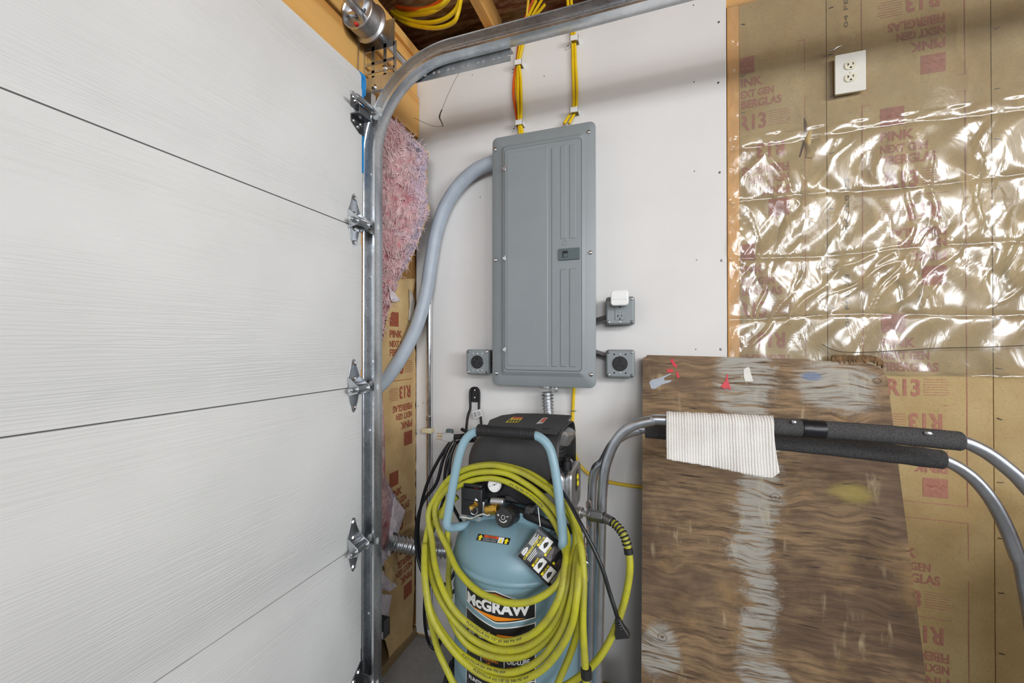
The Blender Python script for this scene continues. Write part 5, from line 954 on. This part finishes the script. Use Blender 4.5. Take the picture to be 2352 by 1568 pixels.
# delaminated edge splinters and paint marks are parts of the board
def PB(px, py, o=.0):   # point on the board's face
    d = ray(px, py); t = np.dot(O-EYE, n_)/np.dot(d, n_); return EYE + d*t - n_*o
sp = MB()
for i in range(34):
    x = 1912 + i*3.5; y0 = 815 + (max(0, x-1995)/35)**2*14; h = random.uniform(12, 22); w2 = random.uniform(1.2, 2.0)
    sp.add([PB(x-w2, y0+h, .0005), PB(x+w2, y0+h, .0005), PB(x+w2, y0+random.uniform(0, 3), .002), PB(x-w2, y0+random.uniform(0, 3), .002)] + [PB(x-w2, y0+h, -.006), PB(x+w2, y0+h, -.006), PB(x+w2, y0, -.006), PB(x-w2, y0, -.006)], [(0,1,2,3), (1,5,6,2), (4,0,3,7), (3,2,6,7)])
so = sp.build('splintered_edge', 'ply_core', ply, smooth=0); so['kind'] = 'stuff'
def daub(name, mat, pts, o=.0012): l = [PB(x, y, o) for x, y in pts]; b_ = [PB(x, y, 0) for x, y in pts]; n = len(l); return MB().add(l+b_, [tuple(range(n-1, -1, -1))] + [(i, (i+1) % n, n+(i+1) % n, n+i) for i in range(n)]).build(name, mat, ply, smooth=0)
daub('red_paint_daub', 'red_paint', [(1538, 826), (1546, 824), (1549, 832), (1555, 840), (1553, 845), (1546, 840), (1542, 832)]); daub('red_paint_daub', 'red_paint', [(1531, 848), (1543, 847), (1549, 852), (1541, 855), (1532, 854)]); daub('red_paint_daub', 'red_paint', [(1554, 850), (1558, 855), (1561, 867), (1556, 868), (1553, 860)])
daub('red_paint_daub', 'red_paint', [(1670, 858), (1672, 860), (1672, 873), (1678, 890), (1677, 897), (1672, 890), (1666, 894), (1655, 888), (1660, 881), (1666, 874)])
daub('grey_paint_daub', 'grey_paint', [(1491, 878), (1497, 872), (1514, 868), (1540, 857), (1541, 859), (1525, 868), (1526, 874), (1543, 873), (1540, 877), (1520, 883), (1504, 893), (1496, 892)])
daub('white_paint_daub', 'white_paint', [(1708, 848), (1714, 844), (1721, 843), (1723, 852), (1730, 875), (1720, 876), (1711, 875), (1708, 862)])
# ================================================================== bent tube rack with foam, tape and chain
rk = thing('tube_rack', 'grey bent steel tube rack with black foam sleeves in front of the plywood', 'tube rack', (.3, 1.15, 0)); TRD = .0130
def PA(L, Y): return [at(x, y, Y=Y) for x, y in L]
YA, YBt = 1.10, 1.20
za = 1.0965; Apts = [(-.150, YA, .02), (-.146, YA, .30), (-.136, YA, .75), (-.129, YA, .93)] + PA([(1401, 1040), (1424, 1000), (1455, 977), (1495, 966), (1530, 964)], YA) + [(.25, YA, 1.0975)] + PA([(2140, 1003), (2205, 1012), (2262, 1037), (2312, 1074), (2352, 1112), (2420, 1200)], YA) + [(.775, YA, .80), (.785, YA, .4), (.79, YA, .02)]
zb = 1.040; Bpts = [(-.185, YBt, .02), (-.182, YBt, .3), (-.174, YBt, .8), (-.166, YBt, .92)] + PA([(1385, 1060), (1406, 1022), (1432, 1000), (1465, 988), (1490, 986)], YBt) + [(.25, YBt, 1.042)] + PA([(2110, 1044), (2165, 1055), (2222, 1087), (2270, 1138), (2308, 1205), (2335, 1275), (2352, 1330)], YBt) + [(.768, YBt, .55), (.775, YBt, .02)]
MB().tube(spline(Apts, 8), TRD, 18).build('front_hoop', 'rack_tube', rk, smooth=180); MB().tube(spline(Bpts, 8), TRD, 18).build('rear_hoop', 'rack_tube', rk, smooth=180)
MB().cyl((-.150, YA, .05), (-.185, YBt, .05), .011).build('base_bar', 'rack_tube', rk); MB().cyl((.79, YA, .05), (.775, YBt, .05), .011).build('base_bar', 'rack_tube', rk)
MB().prism([(.955, 0), (1.02, 0), (1.02, .915), (.955, .885)], (0, 1.285, 0), EX, EZ, EY, .02).build('shadow_post', 'rack_tube', rk, bevel=.001); MB().cyl((.79, YA, .10), (.985, 1.29, .10), .011).build('base_bar', 'rack_tube', rk)  # unseen post and its bar, added to cast a stripe of shade
def sleeve(name, P, r, seed):
    P = spline(P, 30); n = len(P); s = np.linspace(0, 1, n); rr = np.array([r*(1+.05*noise.noise(Vector((q*14, seed, 0)))) for q in s]); rr[0] = rr[-1] = r*.93; return MB().tube(P, rr, 18).build(name, 'foam', rk, smooth=60)
sleeve('foam_sleeve', PA([(1560, 966), (1785, 979)], YA) + PA([(2000, 994), (2208, 1013)], YA), .0195, 1); sleeve('foam_sleeve', PA([(1482, 987), (1700, 1005)], YBt) + PA([(1950, 1030), (2166, 1055)], YBt), .0215, 2)
tpp = PA([(1841, 983), (1893, 987)], YA); tp2 = MB().tube(np.linspace(tpp[0], tpp[1], 8), [.0212, .0219, .0215, .0213, .0219, .0214, .0219, .0212], 20).build('tape_wrap', 'cord_black', rk, smooth=40); tp2['label'] = 'glossy black tape wrapped round the foam'
for P2 in ([(1818, 979), (1830, 981)], [(2122, 1005), (2142, 1008)]): q = PA(P2, YA-.0175); MB().tube(np.linspace(q[0], q[1], 5)+np.array((0, 0, .010)), [.002, .0045, .005, .0045, .002], 8).build('foam_tear', 'rack_tube', rk)
# chain with a snap link on the rear leg
chn = thing('steel_chain', 'short rusty chain with a snap link hanging on the rack leg', 'chain', at(1348, 1300, Y=1.085))
lk = [(1352, 1160), (1350, 1180), (1353, 1200), (1350, 1220), (1347, 1240), (1345, 1260), (1344, 1280)]
for i, (x, y) in enumerate(lk):
    c = at(x, y, Y=1.082); ax = EX if i % 2 else EY; e = nrm(np.cross(ax, EZ)); P = [c + e*.0055*math.cos(a) + EZ*(.0085*math.sin(a) + .004*np.sign(math.sin(a))) for a in np.linspace(0, 2*math.pi, 17)[:-1]]; MB().tube(P, .0017, 6, closed=True).build('link', 'rusty_steel', chn)
c = at(1345, 1312, Y=1.080); P = [c + EX*.007*math.cos(a) + EZ*(.012*math.sin(a) + .014*np.sign(math.sin(a))) for a in np.linspace(0, 2*math.pi, 21)[:-1]]; MB().tube(P, .0024, 8, closed=True).build('snap_link', 'bright_steel', chn)
# ================================================================== ribbed white towel over the front bar
tx0, tx1 = at(1531, 1000, Y=1.065)[0], at(1785, 1010, Y=1.065)[0]
def towel(u, v):
    X = tx0 + (tx1-tx0)*u; zc = float(np.interp(X, [0, .6], [1.094, 1.100])) + .002; r = .0262 + .0005*math.sin(u*40); drop = .080 + .028*u - (.016 if u > .93 else 0)*((u-.93)/.07)
    s = v*(.07 + math.pi*r + drop); 
    if s < .07: y, z = YA + r, zc - .07 + s
    elif s < .07 + math.pi*r: a = (s-.07)/r; y, z = YA + r*math.cos(a), zc + r*math.sin(a)
    else: q = s-.07-math.pi*r; y, z = YA - r - .018*(q/drop) - .004*math.sin(u*9+1)*(q/drop), zc - q
    return (X + .004*math.sin(v*7)*u, y, z + .0004*math.sin(u*70))
m = MB(); m.grid(towel, 130, 60); tw = m.build('towel', 'towel', smooth=180); tag(tw, 'white ribbed cotton towel draped over the foam covered tube', 'towel'); s_ = tw.modifiers.new('solid', 'SOLIDIFY'); s_.thickness = .0035; s_.offset = 1

# ================================================================== workbench added out of view beyond the rack, to shade the lower right wall
wk = thing('blocker', 'wooden workbench added out of view right of the tube rack to shade the wall', 'blocker', (1.9, 1.24, 0))
MB().box((1.20, .88, .895), (2.70, 1.585, .935)).build('bench_top', 'pine_x', wk, bevel=.004); MB().box((1.24, .93, .08), (2.66, 1.57, .8945)).build('bench_body', 'sheet_wood', wk, bevel=.003); MB().box((1.26, .98, .0), (2.64, 1.55, .0795)).build('bench_plinth', 'sill_wood', wk)
for x in (1.26, 1.73, 2.20): d_ = MB().box((x, .912, .10), (x+.44, .9295, .88)).build('bench_door', 'pine_z', wk, bevel=.003); MB().cyl((x+.40, .895, .55), (x+.40, .895, .67), .006).cyl((x+.40, .895, .56), (x+.40, .912, .56), .004).cyl((x+.40, .895, .66), (x+.40, .912, .66), .004).build('door_pull', 'galv', d_)
